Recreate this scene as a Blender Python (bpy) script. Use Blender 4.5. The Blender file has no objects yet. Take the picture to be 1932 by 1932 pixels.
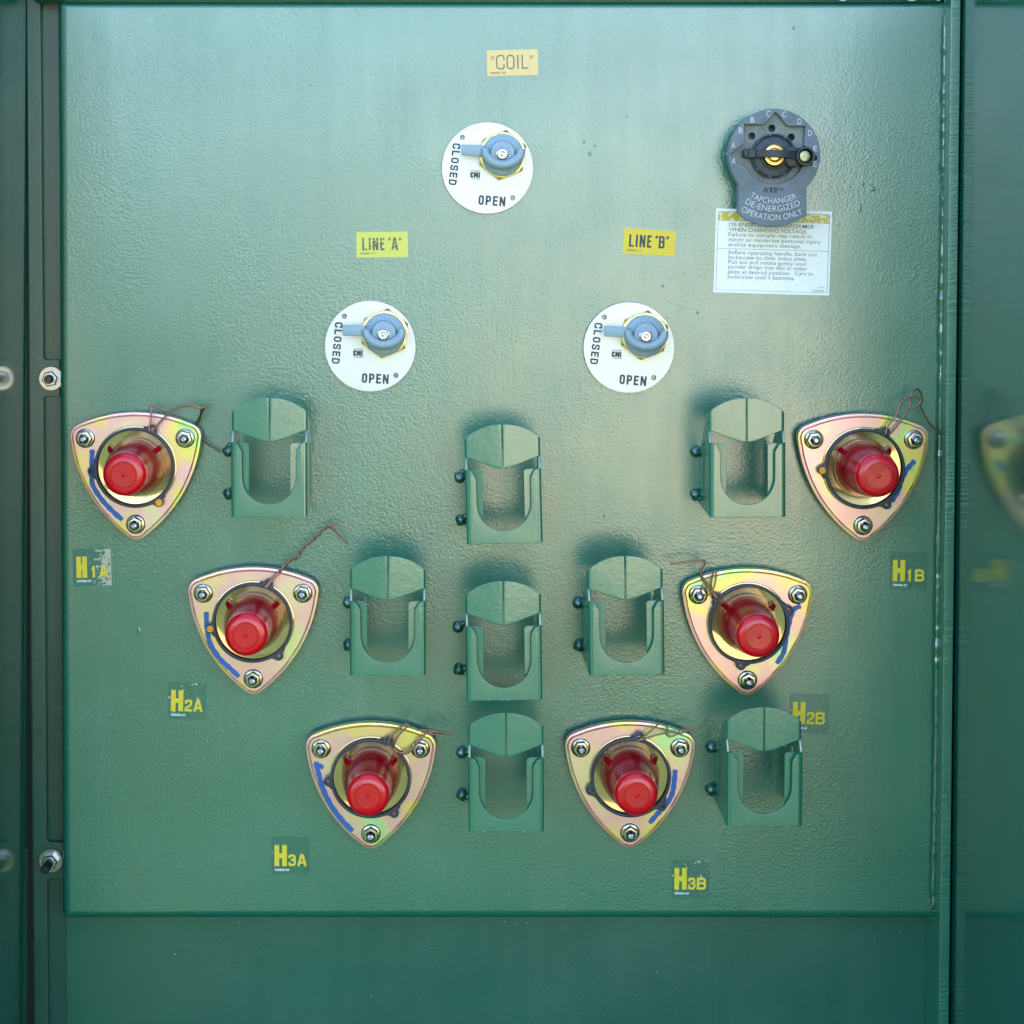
import bpy, bmesh, math, random
from mathutils import Vector, Matrix, noise

scene = bpy.context.scene
COL = scene.collection
R = math.radians
rnd = random.Random(7)

# ------------------------------------------------------------------ camera
# World: X right, Z up, the tank front lies in the plane Y = 0 and faces -Y. Metres.
# The camera stands 2 m in front of the point (0, 0, 0) of that plane.
W = 1932.0                      # pixel grid used when measuring the photograph
DIST = 2.0
FOC = 3846.0 / W
TILT = R(2.2)
SHX = (966 - 850) / W
SHY = FOC * math.tan(TILT) - (966 - 478) / W
cam = bpy.data.cameras.new('camera')
cam.sensor_width = 36.0
cam.lens = FOC * 36.0
cam.shift_x = SHX
cam.shift_y = SHY
cam.clip_start = 0.05
cam.clip_end = 2000
cam_ob = bpy.data.objects.new('camera', cam)
COL.objects.link(cam_ob)
cam_ob.location = (0, -DIST, 0)
cam_ob.rotation_euler = (R(90) - TILT, 0, 0)
scene.camera = cam_ob

# ------------------------------------------------------------------ sky, sun, exposure
SUN_EL, SUN_ROT = R(52), R(-14)          # behind the tank: its front stands in open shade
world = bpy.data.worlds.new('World')
scene.world = world
world.use_nodes = True
wn = world.node_tree.nodes
wn.clear()
sky = wn.new('ShaderNodeTexSky')
sky.sky_type = 'NISHITA'
sky.sun_disc = False
sky.sun_elevation = SUN_EL
sky.sun_rotation = SUN_ROT
sky.air_density = 1.0
sky.dust_density = 0.6
sky.ozone_density = 1.6
bgn = wn.new('ShaderNodeBackground')
bgn.inputs['Strength'].default_value = 0.15
won = wn.new('ShaderNodeOutputWorld')
world.node_tree.links.new(sky.outputs[0], bgn.inputs[0])
world.node_tree.links.new(bgn.outputs[0], won.inputs[0])

sun = bpy.data.lights.new('sun', 'SUN')
sun.energy = 4.0
sun.angle = R(0.5)
sun.color = (1.0, 0.95, 0.87)
sun_ob = bpy.data.objects.new('sun', sun)
COL.objects.link(sun_ob)
sv = Vector((math.sin(SUN_ROT) * math.cos(SUN_EL), math.cos(SUN_ROT) * math.cos(SUN_EL), math.sin(SUN_EL)))
sun_ob.rotation_euler = sv.to_track_quat('Z', 'Y').to_euler()
sun_ob.location = (0, 3, 4)

scene.view_settings.view_transform = 'Standard'
scene.view_settings.look = 'None'
scene.view_settings.gamma = 1.0
scene.view_settings.exposure = 2.42
scene.view_settings.use_curve_mapping = False
scene.cycles.max_bounces = 10
scene.cycles.transparent_max_bounces = 12

# ------------------------------------------------------------------ measuring helpers
FWD = Vector((0, math.cos(TILT), -math.sin(TILT)))
UPV = Vector((0, math.sin(TILT), math.cos(TILT)))


def P(u, v, h=0.0):
    """the point at height h in front of the tank plane that was measured at (u, v) on the photograph"""
    d = FWD + Vector((1, 0, 0)) * (((u - 966) / W + SHX) / FOC) + UPV * (((966 - v) / W + SHY) / FOC)
    t = (DIST - h) / d.y
    return Vector((0, -DIST, 0)) + d * t


S0 = (P(1000, 500) - P(900, 500)).length / 100      # metres for one measured pixel at the tank plane


def sc_at(h):
    return S0 * (DIST - h) / DIST


# ------------------------------------------------------------------ materials
MATS = {}


def new_mat(name):
    m = bpy.data.materials.new(name)
    m.use_nodes = True
    nt = m.node_tree
    b = nt.nodes['Principled BSDF']
    MATS[name] = m
    return m, nt, b


def simple(name, col, rough=0.5, metal=0.0, ior=1.5, coat=0.0, trans=0.0):
    m, nt, b = new_mat(name)
    b.inputs['Base Color'].default_value = (*col, 1)
    b.inputs['Roughness'].default_value = rough
    b.inputs['Metallic'].default_value = metal
    b.inputs['IOR'].default_value = ior
    b.inputs['Coat Weight'].default_value = coat
    b.inputs['Transmission Weight'].default_value = trans
    return m


def N(nt, t, **kw):
    n = nt.nodes.new(t)
    for k, v in kw.items():
        if hasattr(n, k):
            setattr(n, k, v)
    return n


def noise_node(nt, vec, scale, detail=2.0, rough=0.5, dist=0.0):
    n = nt.nodes.new('ShaderNodeTexNoise')
    n.inputs['Scale'].default_value = scale
    n.inputs['Detail'].default_value = detail
    n.inputs['Roughness'].default_value = rough
    n.inputs['Distortion'].default_value = dist
    nt.links.new(vec, n.inputs['Vector'])
    return n


def ramp(nt, fac, stops):
    r = nt.nodes.new('ShaderNodeValToRGB')
    e = r.color_ramp.elements
    while len(e) > 1:
        e.remove(e[-1])
    e[0].position, e[0].color = stops[0][0], (*stops[0][1], 1)
    for p, c in stops[1:]:
        x = e.new(p)
        x.color = (*c, 1)
    nt.links.new(fac, r.inputs['Fac'])
    return r


def mathn(nt, op, a, b=None):
    n = nt.nodes.new('ShaderNodeMath')
    n.operation = op
    for i, x in enumerate((a, b)):
        if x is None:
            continue
        if isinstance(x, (int, float)):
            n.inputs[i].default_value = x
        else:
            nt.links.new(x, n.inputs[i])
    return n.outputs[0]


GREEN = (0.010, 0.140, 0.081)


def paint(name, col, rough, ior, peel=0.0, peel_scale=230.0, specks=False, stretch=(1, 1, 1)):
    """glossy transformer paint; peel = height of the orange peel in metres"""
    m, nt, b = new_mat(name)
    L = nt.links
    tc = nt.nodes.new('ShaderNodeTexCoord')
    mp = nt.nodes.new('ShaderNodeMapping')
    mp.inputs['Scale'].default_value = stretch
    L.new(tc.outputs['Object'], mp.inputs['Vector'])
    vec = mp.outputs[0]
    big = noise_node(nt, vec, 9, 3)
    c = ramp(nt, big.outputs['Fac'], [(0.3, tuple(x * 0.93 for x in col)), (0.7, tuple(x * 1.07 for x in col))])
    colout = c.outputs[0]
    if specks:
        sp = noise_node(nt, vec, 420, 1)
        patch = noise_node(nt, vec, 11, 2)
        a = mathn(nt, 'MULTIPLY', mathn(nt, 'GREATER_THAN', sp.outputs['Fac'], 0.735), mathn(nt, 'GREATER_THAN', patch.outputs['Fac'], 0.56))
        mx = nt.nodes.new('ShaderNodeMix')
        mx.data_type = 'RGBA'
        L.new(a, mx.inputs['Factor'])
        L.new(colout, mx.inputs[6])
        mx.inputs[7].default_value = (0.012, 0.05, 0.04, 1)
        colout = mx.outputs[2]
    L.new(colout, b.inputs['Base Color'])
    sm_ = nt.nodes.new('ShaderNodeMapping')
    sm_.inputs['Scale'].default_value = (60, 1, 5)
    L.new(tc.outputs['Object'], sm_.inputs['Vector'])
    stn = noise_node(nt, sm_.outputs[0], 1.0, 3)
    rn0 = noise_node(nt, vec, 14, 4)
    rn = nt.nodes.new('ShaderNodeMath')
    rn.operation = 'ADD'
    L.new(mathn(nt, 'MULTIPLY', rn0.outputs['Fac'], 0.6), rn.inputs[0])
    L.new(mathn(nt, 'MULTIPLY', stn.outputs['Fac'], 0.4), rn.inputs[1])
    rr = nt.nodes.new('ShaderNodeMapRange')
    rr.inputs['From Min'].default_value = 0.3
    rr.inputs['From Max'].default_value = 0.7
    rr.inputs['To Min'].default_value = rough * 0.78
    rr.inputs['To Max'].default_value = rough * 1.22
    L.new(rn.outputs[0], rr.inputs['Value'])
    L.new(rr.outputs[0], b.inputs['Roughness'])
    b.inputs['IOR'].default_value = ior
    if peel > 0:
        n1 = noise_node(nt, vec, peel_scale, 1.5, 0.5, 0.3)
        n2 = noise_node(nt, vec, peel_scale * 0.28, 2)
        amp = noise_node(nt, vec, 6, 2)                       # the peel is coarser here, finer there
        ar = nt.nodes.new('ShaderNodeMapRange')
        ar.interpolation_type = 'SMOOTHSTEP'
        ar.inputs['From Min'].default_value = 0.3
        ar.inputs['From Max'].default_value = 0.7
        ar.inputs['To Min'].default_value = 0.3
        ar.inputs['To Max'].default_value = 1.25
        L.new(amp.outputs['Fac'], ar.inputs['Value'])
        hgt = mathn(nt, 'MULTIPLY', mathn(nt, 'ADD', mathn(nt, 'SUBTRACT', n1.outputs['Fac'], 0.5), mathn(nt, 'MULTIPLY', mathn(nt, 'SUBTRACT', n2.outputs['Fac'], 0.5), 0.55)), ar.outputs[0])
        bp = nt.nodes.new('ShaderNodeBump')
        bp.inputs['Strength'].default_value = 1.0
        bp.inputs['Distance'].default_value = peel
        L.new(hgt, bp.inputs['Height'])
        L.new(bp.outputs[0], b.inputs['Normal'])
    return m


M_PANEL = paint('orange_peel_green_paint', GREEN, 0.25, 2.1, 0.00020, 370, True)
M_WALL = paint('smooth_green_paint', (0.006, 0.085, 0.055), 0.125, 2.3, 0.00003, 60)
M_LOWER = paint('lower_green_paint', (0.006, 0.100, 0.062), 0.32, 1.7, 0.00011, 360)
M_RAIL = paint('grey_green_paint', (0.010, 0.066, 0.046), 0.30, 1.6, 0.00008, 300)
M_STRIP = paint('ground_edge_green_paint', GREEN, 0.26, 2.0, 0.00042, 210, False, (0.35, 1, 1.8))
M_STAND = paint('stand_green_paint', (0.008, 0.148, 0.085), 0.22, 2.0, 0.00010, 200)
M_WELD = paint('weld_green_paint', (0.012, 0.10, 0.06), 0.09, 2.1, 0.00015, 120)
M_BLOB = simple('dark_green_weld', (0.005, 0.085, 0.050), 0.18, ior=2.0)
M_GAP = simple('gap_shade_black', (0.003, 0.006, 0.005), 0.7)  # shade of the side gaps put into a black colour
M_STEEL = simple('bright_steel', (0.42, 0.43, 0.45), 0.22, 1.0)
M_ZINC = simple('warm_zinc_steel', (0.42, 0.38, 0.29), 0.2, 1.0)
M_DARKSTEEL = simple('dark_thread_steel', (0.05, 0.06, 0.07), 0.3, 0.8)
M_BRASS = simple('brass', (0.80, 0.56, 0.20), 0.28, 1.0)
M_COPPER = simple('old_copper', (0.33, 0.18, 0.12), 0.38, 1.0)
M_BLACK = simple('black_rubber', (0.03, 0.035, 0.055), 0.42)
M_ORANGE = simple('orange_plug', (0.95, 0.36, 0.01), 0.45)
M_INKBLUE = simple('blue_marker_ink', (0.02, 0.115, 0.42), 0.35)
M_DGREY = simple('dark_print', (0.045, 0.06, 0.07), 0.6)
M_MGREY = simple('faded_print', (0.20, 0.23, 0.25), 0.6)
M_WHITEINK = simple('white_print', (0.82, 0.85, 0.86), 0.5)
M_FADEDWHITE = simple('faded_white_print', (0.66, 0.68, 0.69), 0.5)
M_PLINE = simple('black_line_print', (0.03, 0.03, 0.03), 0.6)
M_YTEXT = simple('yellow_print', (0.78, 0.60, 0.02), 0.5)


def red_mat(name, col, rough, trans):
    m = simple(name, col, rough, ior=1.5, trans=trans)
    b = m.node_tree.nodes['Principled BSDF']
    b.inputs['Specular IOR Level'].default_value = 0.32
    return m


M_RED = red_mat('opaque_red_plastic', (0.60, 0.0, 0.009), 0.20, 0.0)
M_RED.node_tree.nodes['Principled BSDF'].inputs['Specular IOR Level'].default_value = 0.6
M_REDT = red_mat('clear_red_plastic', (0.34, 0.0, 0.008), 0.16, 0.0)
M_REDT.node_tree.nodes['Principled BSDF'].inputs['Specular IOR Level'].default_value = 0.08


def speckled_blue():
    m, nt, b = new_mat('speckled_blue_grey_casting')
    tc = nt.nodes.new('ShaderNodeTexCoord')
    n = noise_node(nt, tc.outputs['Object'], 1300, 2)
    r = ramp(nt, n.outputs['Fac'], [(0.33, (0.16, 0.22, 0.26)), (0.43, (0.26, 0.35, 0.41)), (0.62, (0.32, 0.42, 0.48))])
    nt.links.new(r.outputs[0], b.inputs['Base Color'])
    b.inputs['Roughness'].default_value = 0.42
    b.inputs['Metallic'].default_value = 0.05
    bp = nt.nodes.new('ShaderNodeBump')
    bp.inputs['Distance'].default_value = 0.0003
    nt.links.new(n.outputs['Fac'], bp.inputs['Height'])
    nt.links.new(bp.outputs[0], b.inputs['Normal'])
    return m


M_CAST = speckled_blue()


def grey_plastic(name, c0, c1):
    m, nt, b = new_mat(name)
    tc = nt.nodes.new('ShaderNodeTexCoord')
    n = noise_node(nt, tc.outputs['Object'], 40, 5, 0.6)
    r = ramp(nt, n.outputs['Fac'], [(0.35, c0), (0.65, c1)])
    nt.links.new(r.outputs[0], b.inputs['Base Color'])
    b.inputs['Roughness'].default_value = 0.4
    return m


M_PLASTIC = grey_plastic('weathered_grey_plastic', (0.085, 0.118, 0.148), (0.13, 0.168, 0.20))
M_PLASTIC2 = grey_plastic('recess_grey_plastic', (0.13, 0.16, 0.165), (0.20, 0.235, 0.23))
M_HUB = grey_plastic('slate_plastic', (0.032, 0.042, 0.055), (0.055, 0.07, 0.085))
M_BPLASTIC = grey_plastic('black_plastic', (0.012, 0.015, 0.022), (0.024, 0.030, 0.044))


def brushed():
    m, nt, b = new_mat('brushed_white_aluminium')
    tc = nt.nodes.new('ShaderNodeTexCoord')
    mp = nt.nodes.new('ShaderNodeMapping')
    mp.inputs['Scale'].default_value = (30, 1, 1500)
    nt.links.new(tc.outputs['Object'], mp.inputs['Vector'])
    n = noise_node(nt, mp.outputs[0], 1.0, 2)
    r = ramp(nt, n.outputs['Fac'], [(0.3, (0.62, 0.60, 0.57)), (0.7, (0.70, 0.68, 0.65))])
    nt.links.new(r.outputs[0], b.inputs['Base Color'])
    b.inputs['Metallic'].default_value = 0.35
    b.inputs['Roughness'].default_value = 0.38
    return m


M_DISC = brushed()


def iridescent():
    """yellow chromate on zinc: pink, straw and green bands that wander over each plate"""
    m, nt, b = new_mat('yellow_chromate_zinc')
    L = nt.links
    tc = nt.nodes.new('ShaderNodeTexCoord')
    oi = nt.nodes.new('ShaderNodeObjectInfo')
    add = nt.nodes.new('ShaderNodeVectorMath')
    add.operation = 'MULTIPLY_ADD'
    cmb = nt.nodes.new('ShaderNodeCombineXYZ')
    L.new(mathn(nt, 'MULTIPLY', oi.outputs['Random'], 40.0), cmb.inputs[0])
    L.new(mathn(nt, 'MULTIPLY', oi.outputs['Random'], 17.0), cmb.inputs[2])
    L.new(tc.outputs['Object'], add.inputs[0])
    add.inputs[1].default_value = (1, 1, 1)
    L.new(cmb.outputs[0], add.inputs[2])
    vec = add.outputs[0]
    big = noise_node(nt, vec, 13, 2, 0.5, 0.6)
    fine = noise_node(nt, vec, 160, 3)
    # the film also thickens toward the rim
    ln = nt.nodes.new('ShaderNodeVectorMath')
    ln.operation = 'LENGTH'
    L.new(tc.outputs['Object'], ln.inputs[0])
    rad = mathn(nt, 'MULTIPLY', mathn(nt, 'SUBTRACT', ln.outputs['Value'], 0.050), 5.0)
    t = mathn(nt, 'ADD', mathn(nt, 'ADD', mathn(nt, 'ADD', mathn(nt, 'MULTIPLY', big.outputs['Fac'], 1.7), -0.36), mathn(nt, 'MULTIPLY', fine.outputs['Fac'], 0.06)), rad)
    r = ramp(nt, t, [(0.20, (0.44, 0.66, 0.33)), (0.32, (0.66, 0.60, 0.31)), (0.42, (0.72, 0.52, 0.40)), (0.52, (0.76, 0.43, 0.40)),
                     (0.60, (0.74, 0.44, 0.43)), (0.70, (0.76, 0.53, 0.25)), (0.79, (0.72, 0.60, 0.16)),
                     (0.90, (0.42, 0.66, 0.23)), (1.0, (0.72, 0.48, 0.36))])
    L.new(r.outputs[0], b.inputs['Base Color'])
    b.inputs['Metallic'].default_value = 0.78
    b.inputs['Roughness'].default_value = 0.30
    bp = nt.nodes.new('ShaderNodeBump')
    bp.inputs['Distance'].default_value = 0.00006
    L.new(fine.outputs['Fac'], bp.inputs['Height'])
    L.new(bp.outputs[0], b.inputs['Normal'])
    return m


M_IRID = iridescent()
M_MIRROR = simple('polished_brass_zinc', (0.46, 0.35, 0.19), 0.07, 0.85)


def sticker_paper(name, col, rough=0.35, worn=None, amount=0.62, scale=160):
    m, nt, b = new_mat(name)
    tc = nt.nodes.new('ShaderNodeTexCoord')
    n = noise_node(nt, tc.outputs['Object'], scale, 4)
    c2 = worn if worn else tuple(min(1, x * 1.06) for x in col)
    if worn:
        r = ramp(nt, n.outputs['Fac'], [(amount - 0.02, col), (amount + 0.02, c2)])
    else:
        r = ramp(nt, n.outputs['Fac'], [(0.3, col), (0.7, c2)])
    nt.links.new(r.outputs[0], b.inputs['Base Color'])
    b.inputs['Roughness'].default_value = rough
    return m


M_PALEY = sticker_paper('pale_yellow_vinyl', (0.72, 0.50, 0.20))
M_YGREEN = sticker_paper('green_yellow_vinyl', (0.62, 0.58, 0.085))
M_YELLOW = sticker_paper('bright_yellow_vinyl', (0.72, 0.50, 0.008))
M_PLACARD = sticker_paper('white_vinyl', (0.90, 0.86, 0.80))
M_WORNY = sticker_paper('worn_yellow_band', (0.66, 0.47, 0.04), 0.4, (0.83, 0.78, 0.55), 0.54, 260)
M_WORNPRINT = sticker_paper('half_worn_print', (0.075, 0.085, 0.095), 0.5, (0.30, 0.32, 0.33), 0.50, 420)
M_WORNDARK = sticker_paper('speckled_dark_print', (0.05, 0.06, 0.075), 0.5, (0.45, 0.45, 0.12), 0.56, 900)
M_CHIP = simple('bare_primer', (0.42, 0.48, 0.46), 0.5)


def film(name, peeled=0.0, speck=0.8, lo=0.22):
    """clear vinyl film lifting off in places; peeled > 0 = worn away toward its right side (object X)"""
    m, nt, b = new_mat(name)
    L = nt.links
    tc = nt.nodes.new('ShaderNodeTexCoord')
    n = noise_node(nt, tc.outputs['Object'], 330 if peeled else 150, 2.5, 0.5, 0.4)
    sx = nt.nodes.new('ShaderNodeSeparateXYZ')
    L.new(tc.outputs['Object'], sx.inputs[0])
    t = n.outputs['Fac']
    if peeled:
        t = mathn(nt, 'ADD', t, mathn(nt, 'MULTIPLY', sx.outputs[0], peeled))
    r = ramp(nt, t, [(speck - 0.015, (0.010, 0.165, 0.120)), (speck + 0.015, (0.50, 0.49, 0.38))])
    L.new(r.outputs[0], b.inputs['Base Color'])
    b.inputs['Roughness'].default_value = 0.3
    b.inputs['IOR'].default_value = 1.9
    a = ramp(nt, t, [(speck - 0.015, (lo,) * 3), (speck + 0.015, (0.9,) * 3)])
    L.new(a.outputs[0], b.inputs['Alpha'])
    return m


M_FILM = film('clear_film', 0, 0.70)
M_FILMSPOT = film('spotted_clear_film', 0, 0.64)
M_FILMWORN = film('worn_clear_film', 13.0, 0.625, 0.7)

# ------------------------------------------------------------------ object helpers


def tag(o, label=None, cat=None, group=None, kind=None):
    if label:
        o['label'] = label
    if cat:
        o['category'] = cat
    if group:
        o['group'] = group
    if kind:
        o['kind'] = kind
    return o


def empty(name, loc, label=None, cat=None, group=None, roll=0.0):
    o = bpy.data.objects.new(name, None)
    o.empty_display_size = 0.01
    COL.objects.link(o)
    o.location = loc
    o.rotation_euler = (0, roll, 0)
    return tag(o, label, cat, group)


def obj(name, bm, mats, parent=None, smooth=True, ang=32):
    me = bpy.data.meshes.new(name)
    bmesh.ops.remove_doubles(bm, verts=bm.verts, dist=1e-6)
    bm.to_mesh(me)
    bm.free()
    if not isinstance(mats, (list, tuple)):
        mats = [mats]
    for m in mats:
        me.materials.append(m)
    if smooth:
        me.shade_smooth()
        me.set_sharp_from_angle(angle=R(ang))
    o = bpy.data.objects.new(name, me)
    COL.objects.link(o)
    if parent:
        o.parent = parent
    return o


def wn(o):
    md = o.modifiers.new('weighted_normal', 'WEIGHTED_NORMAL')
    md.keep_sharp = True
    md.weight = 100
    return o


def V(x, z, h):
    return Vector((x, -h, z))


def add_face(bm, vs, mi=0):
    try:
        f = bm.faces.new(vs)
        f.material_index = mi
        return f
    except ValueError:
        return None


def loft(bm, rings, cap0=False, cap1=True, mi=0):
    """rings: lists of Vectors with equal counts"""
    vr = [[bm.verts.new(p) for p in r] for r in rings]
    n = len(vr[0])
    for a, b in zip(vr, vr[1:]):
        for i in range(n):
            add_face(bm, (a[i], a[(i + 1) % n], b[(i + 1) % n], b[i]), mi)
    if cap0:
        add_face(bm, list(reversed(vr[0])), mi)
    if cap1:
        add_face(bm, vr[-1], mi)
    return vr


def lathe(bm, prof, seg=48, cx=0.0, cz=0.0, mi=0, cap0=False, cap1=True, mis=None):
    """prof: (radius, height) from back to front, about the axis that points at the viewer"""
    rings = []
    for r, h in prof:
        rings.append([V(cx + r * math.cos(2 * math.pi * i / seg), cz + r * math.sin(2 * math.pi * i / seg), h) for i in range(seg)])
    vr = [[bm.verts.new(p) for p in r] for r in rings]
    for k, (a, b) in enumerate(zip(vr, vr[1:])):
        for i in range(seg):
            add_face(bm, (a[i], a[(i + 1) % seg], b[(i + 1) % seg], b[i]), mis[k] if mis else mi)
    if cap0:
        add_face(bm, list(reversed(vr[0])), mi)
    if cap1:
        add_face(bm, vr[-1], mis[-1] if mis else mi)


def box(bm, x0, x1, z0, z1, h0, h1, mi=0, bev=0.0):
    b2 = bmesh.new()
    p = [V(x, z, h) for h in (h0, h1) for x, z in ((x0, z0), (x1, z0), (x1, z1), (x0, z1))]
    v = [b2.verts.new(q) for q in p]
    for ids in ((0, 3, 2, 1), (4, 5, 6, 7), (0, 1, 5, 4), (1, 2, 6, 5), (2, 3, 7, 6), (3, 0, 4, 7)):
        b2.faces.new([v[i] for i in ids])
    if bev:
        bmesh.ops.bevel(b2, geom=list(b2.edges), offset=bev, segments=2, affect='EDGES', profile=0.5)
    bmesh.ops.recalc_face_normals(b2, faces=b2.faces)
    merge(bm, b2, mi)


def merge(bm, other, mi=None, mat=None):
    me = bpy.data.meshes.new('tmp')
    other.to_mesh(me)
    other.free()
    if mat is not None:
        me.transform(mat)
    n0 = len(bm.faces)
    bm.from_mesh(me)
    bpy.data.meshes.remove(me)
    if mi is not None:
        bm.faces.ensure_lookup_table()
        for f in bm.faces[n0:]:
            f.material_index = mi


def eval_curve(cu, mat):
    o = bpy.data.objects.new('tmp', cu)
    COL.objects.link(o)
    dg = bpy.context.evaluated_depsgraph_get()
    me = bpy.data.meshes.new_from_object(o.evaluated_get(dg))
    bpy.data.objects.remove(o)
    bpy.data.curves.remove(cu)
    me.transform(mat)
    b = bmesh.new()
    b.from_mesh(me)
    bpy.data.meshes.remove(me)
    return b


XZ = Matrix(((1, 0, 0, 0), (0, 0, -1, 0), (0, 1, 0, 0), (0, 0, 0, 1)))      # curve plane -> the tank plane


def plate(loops, h0, h1, bev=0.0, mat=None):
    """a flat plate with holes: first loop the outline, the others holes; front face at h1"""
    cu = bpy.data.curves.new('tmp', 'CURVE')
    cu.dimensions = '2D'
    cu.fill_mode = 'BOTH'
    for lp in loops:
        s = cu.splines.new('POLY')
        s.points.add(len(lp) - 1)
        for p, q in zip(s.points, lp):
            p.co = (q[0], q[1], 0, 1)
        s.use_cyclic_u = True
    cu.extrude = max((h1 - h0) / 2 - bev, 0)
    cu.bevel_depth = bev
    cu.bevel_resolution = 1
    cu.offset = -bev
    b = eval_curve(cu, Matrix.Translation((0, -(h0 + h1) / 2, 0)) @ XZ)
    if mat is not None:
        bmesh.ops.transform(b, matrix=mat, verts=b.verts)
    return b


def text_bm(s, h=0.0, x0=0, x1=1, z0=0, z1=1, bold=0.0, shear=0.0, rot=0.0, extr=0.0, spacing=1.0):
    """lettering that fills the given box (before rot, about the box centre), lying at height h"""
    cu = bpy.data.curves.new('tmp', 'FONT')
    cu.body = s
    cu.size = 1.0
    cu.offset = bold
    cu.shear = shear
    cu.space_character = spacing
    cu.fill_mode = 'FRONT' if not extr else 'BOTH'
    cu.resolution_u = 4
    b = eval_curve(cu, Matrix.Identity(4))
    xs = [v.co.x for v in b.verts]
    ys = [v.co.y for v in b.verts]
    ax, bx, ay, by = min(xs), max(xs), min(ys), max(ys)
    cx, cz = (x0 + x1) / 2, (z0 + z1) / 2
    c, sn = math.cos(rot), math.sin(rot)
    for v in b.verts:
        x = x0 + (v.co.x - ax) / (bx - ax) * (x1 - x0) - cx
        z = z0 + (v.co.y - ay) / (by - ay) * (z1 - z0) - cz
        v.co = V(cx + c * x - sn * z, cz + sn * x + c * z, h)
    for f in b.faces:
        f.normal_update()
        if f.normal.y > 0:
            f.normal_flip()
    return b


def arc_text(s, cx, cz, rad, a0, a1, hgt, h, bold=0.0):
    """text on a smile-shaped arc about (cx, cz): a0..a1 measured from straight down, in radians"""
    b = text_bm(s, 0, 0, 1, 0, hgt, bold)
    for v in b.verts:
        a = a0 + (a1 - a0) * v.co.x
        r = rad - v.co.z
        v.co = V(cx + r * math.sin(a), cz - r * math.cos(a), h)
    return b


def catmull(pts, sub=6):
    out = []
    n = len(pts)
    for i in range(n - 1):
        p0, p1, p2, p3 = pts[max(i - 1, 0)], pts[i], pts[i + 1], pts[min(i + 2, n - 1)]
        for k in range(sub):
            t = k / sub
            out.append(0.5 * ((2 * p1) + (p2 - p0) * t + (2 * p0 - 5 * p1 + 4 * p2 - p3) * t * t + (3 * p1 - p0 - 3 * p2 + p3) * t ** 3))
    out.append(pts[-1])
    return out


def tube(bm, pts, rad, seg=8, mi=0, radii=None):
    n = len(pts)
    up = Vector((0.13, 0.9, 0.31)).normalized()
    rings = []
    for i, p in enumerate(pts):
        t = (pts[min(i + 1, n - 1)] - pts[max(i - 1, 0)])
        if t.length < 1e-9:
            t = Vector((1, 0, 0))
        t.normalize()
        a = (up - t * up.dot(t))
        if a.length < 1e-4:
            a = Vector((1, 0, 0)) - t * t.x
        a.normalize()
        up = a
        b = t.cross(a)
        r = radii[i] if radii else rad
        rings.append([p + (a * math.cos(2 * math.pi * k / seg) + b * math.sin(2 * math.pi * k / seg)) * r for k in range(seg)])
    vr = loft(bm, rings, True, True, mi)
    return vr


def circ(cx, cz, r, n=40, a0=0.0):
    return [(cx + r * math.cos(a0 + 2 * math.pi * i / n), cz + r * math.sin(a0 + 2 * math.pi * i / n)) for i in range(n)]


def copy_tree(o, parent=None):
    c = o.copy()
    COL.objects.link(c)
    c.parent = parent
    for ch in list(o.children):
        copy_tree(ch, c)
    return c


def ribbon(pts, w, h, taper=True):
    """a flat stroke of width w through (x, z) points"""
    b = bmesh.new()
    pv = catmull([Vector((x, 0, z)) for x, z in pts], 6)
    prev = None
    n = len(pv)
    for i, p in enumerate(pv):
        t = pv[min(i + 1, n - 1)] - pv[max(i - 1, 0)]
        t.normalize()
        nn = Vector((-t.z, 0, t.x))
        ww = w * (0.5 + 0.06 * math.sin(i * 1.7)) * (0.75 if taper and i in (0, n - 1) else 1)
        a = b.verts.new(V(p.x + nn.x * ww, p.z + nn.z * ww, h))
        c = b.verts.new(V(p.x - nn.x * ww, p.z - nn.z * ww, h))
        if prev:
            add_face(b, (prev[0], a, c, prev[1]))
        prev = (a, c)
    for f in b.faces:
        f.normal_update()
        if f.normal.y > 0:
            f.normal_flip()
    return b


# ------------------------------------------------------------------ ground
GZ = -1.06


def ground_mat(name, stops, s1, s2):
    m, nt, b = new_mat(name)
    tc = nt.nodes.new('ShaderNodeTexCoord')
    n1 = noise_node(nt, tc.outputs['Object'], s1, 5, 0.6)
    n2 = noise_node(nt, tc.outputs['Object'], s2, 4, 0.7)
    rr = ramp(nt, mathn(nt, 'ADD', mathn(nt, 'MULTIPLY', n1.outputs['Fac'], 0.6), mathn(nt, 'MULTIPLY', n2.outputs['Fac'], 0.4)), stops)
    nt.links.new(rr.outputs[0], b.inputs['Base Color'])
    b.inputs['Roughness'].default_value = 0.95
    return m


bm = bmesh.new()
bm.faces.new([bm.verts.new((x, y, GZ)) for x, y in ((-400, -400), (400, -400), (400, 400), (-400, 400))])
tag(obj('ground', bm, ground_mat('lawn', [(0.35, (0.035, 0.070, 0.024)), (0.5, (0.055, 0.096, 0.034)), (0.68, (0.085, 0.125, 0.048))], 0.7, 40)), kind='structure')
bm = bmesh.new()
bm.faces.new([bm.verts.new((x, y, GZ + 0.004)) for x, y in ((-5, -70), (70, -70), (30, -4.4), (0.25, -4.4))])
tag(obj('path', bm, ground_mat('reflection_gravel', [(0.35, (0.60, 0.46, 0.25)), (0.5, (0.70, 0.55, 0.31)), (0.68, (0.78, 0.62, 0.38))], 0.4, 30)), kind='structure')  # invented ground out of view, for the warm reflection on the panel's right

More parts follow.
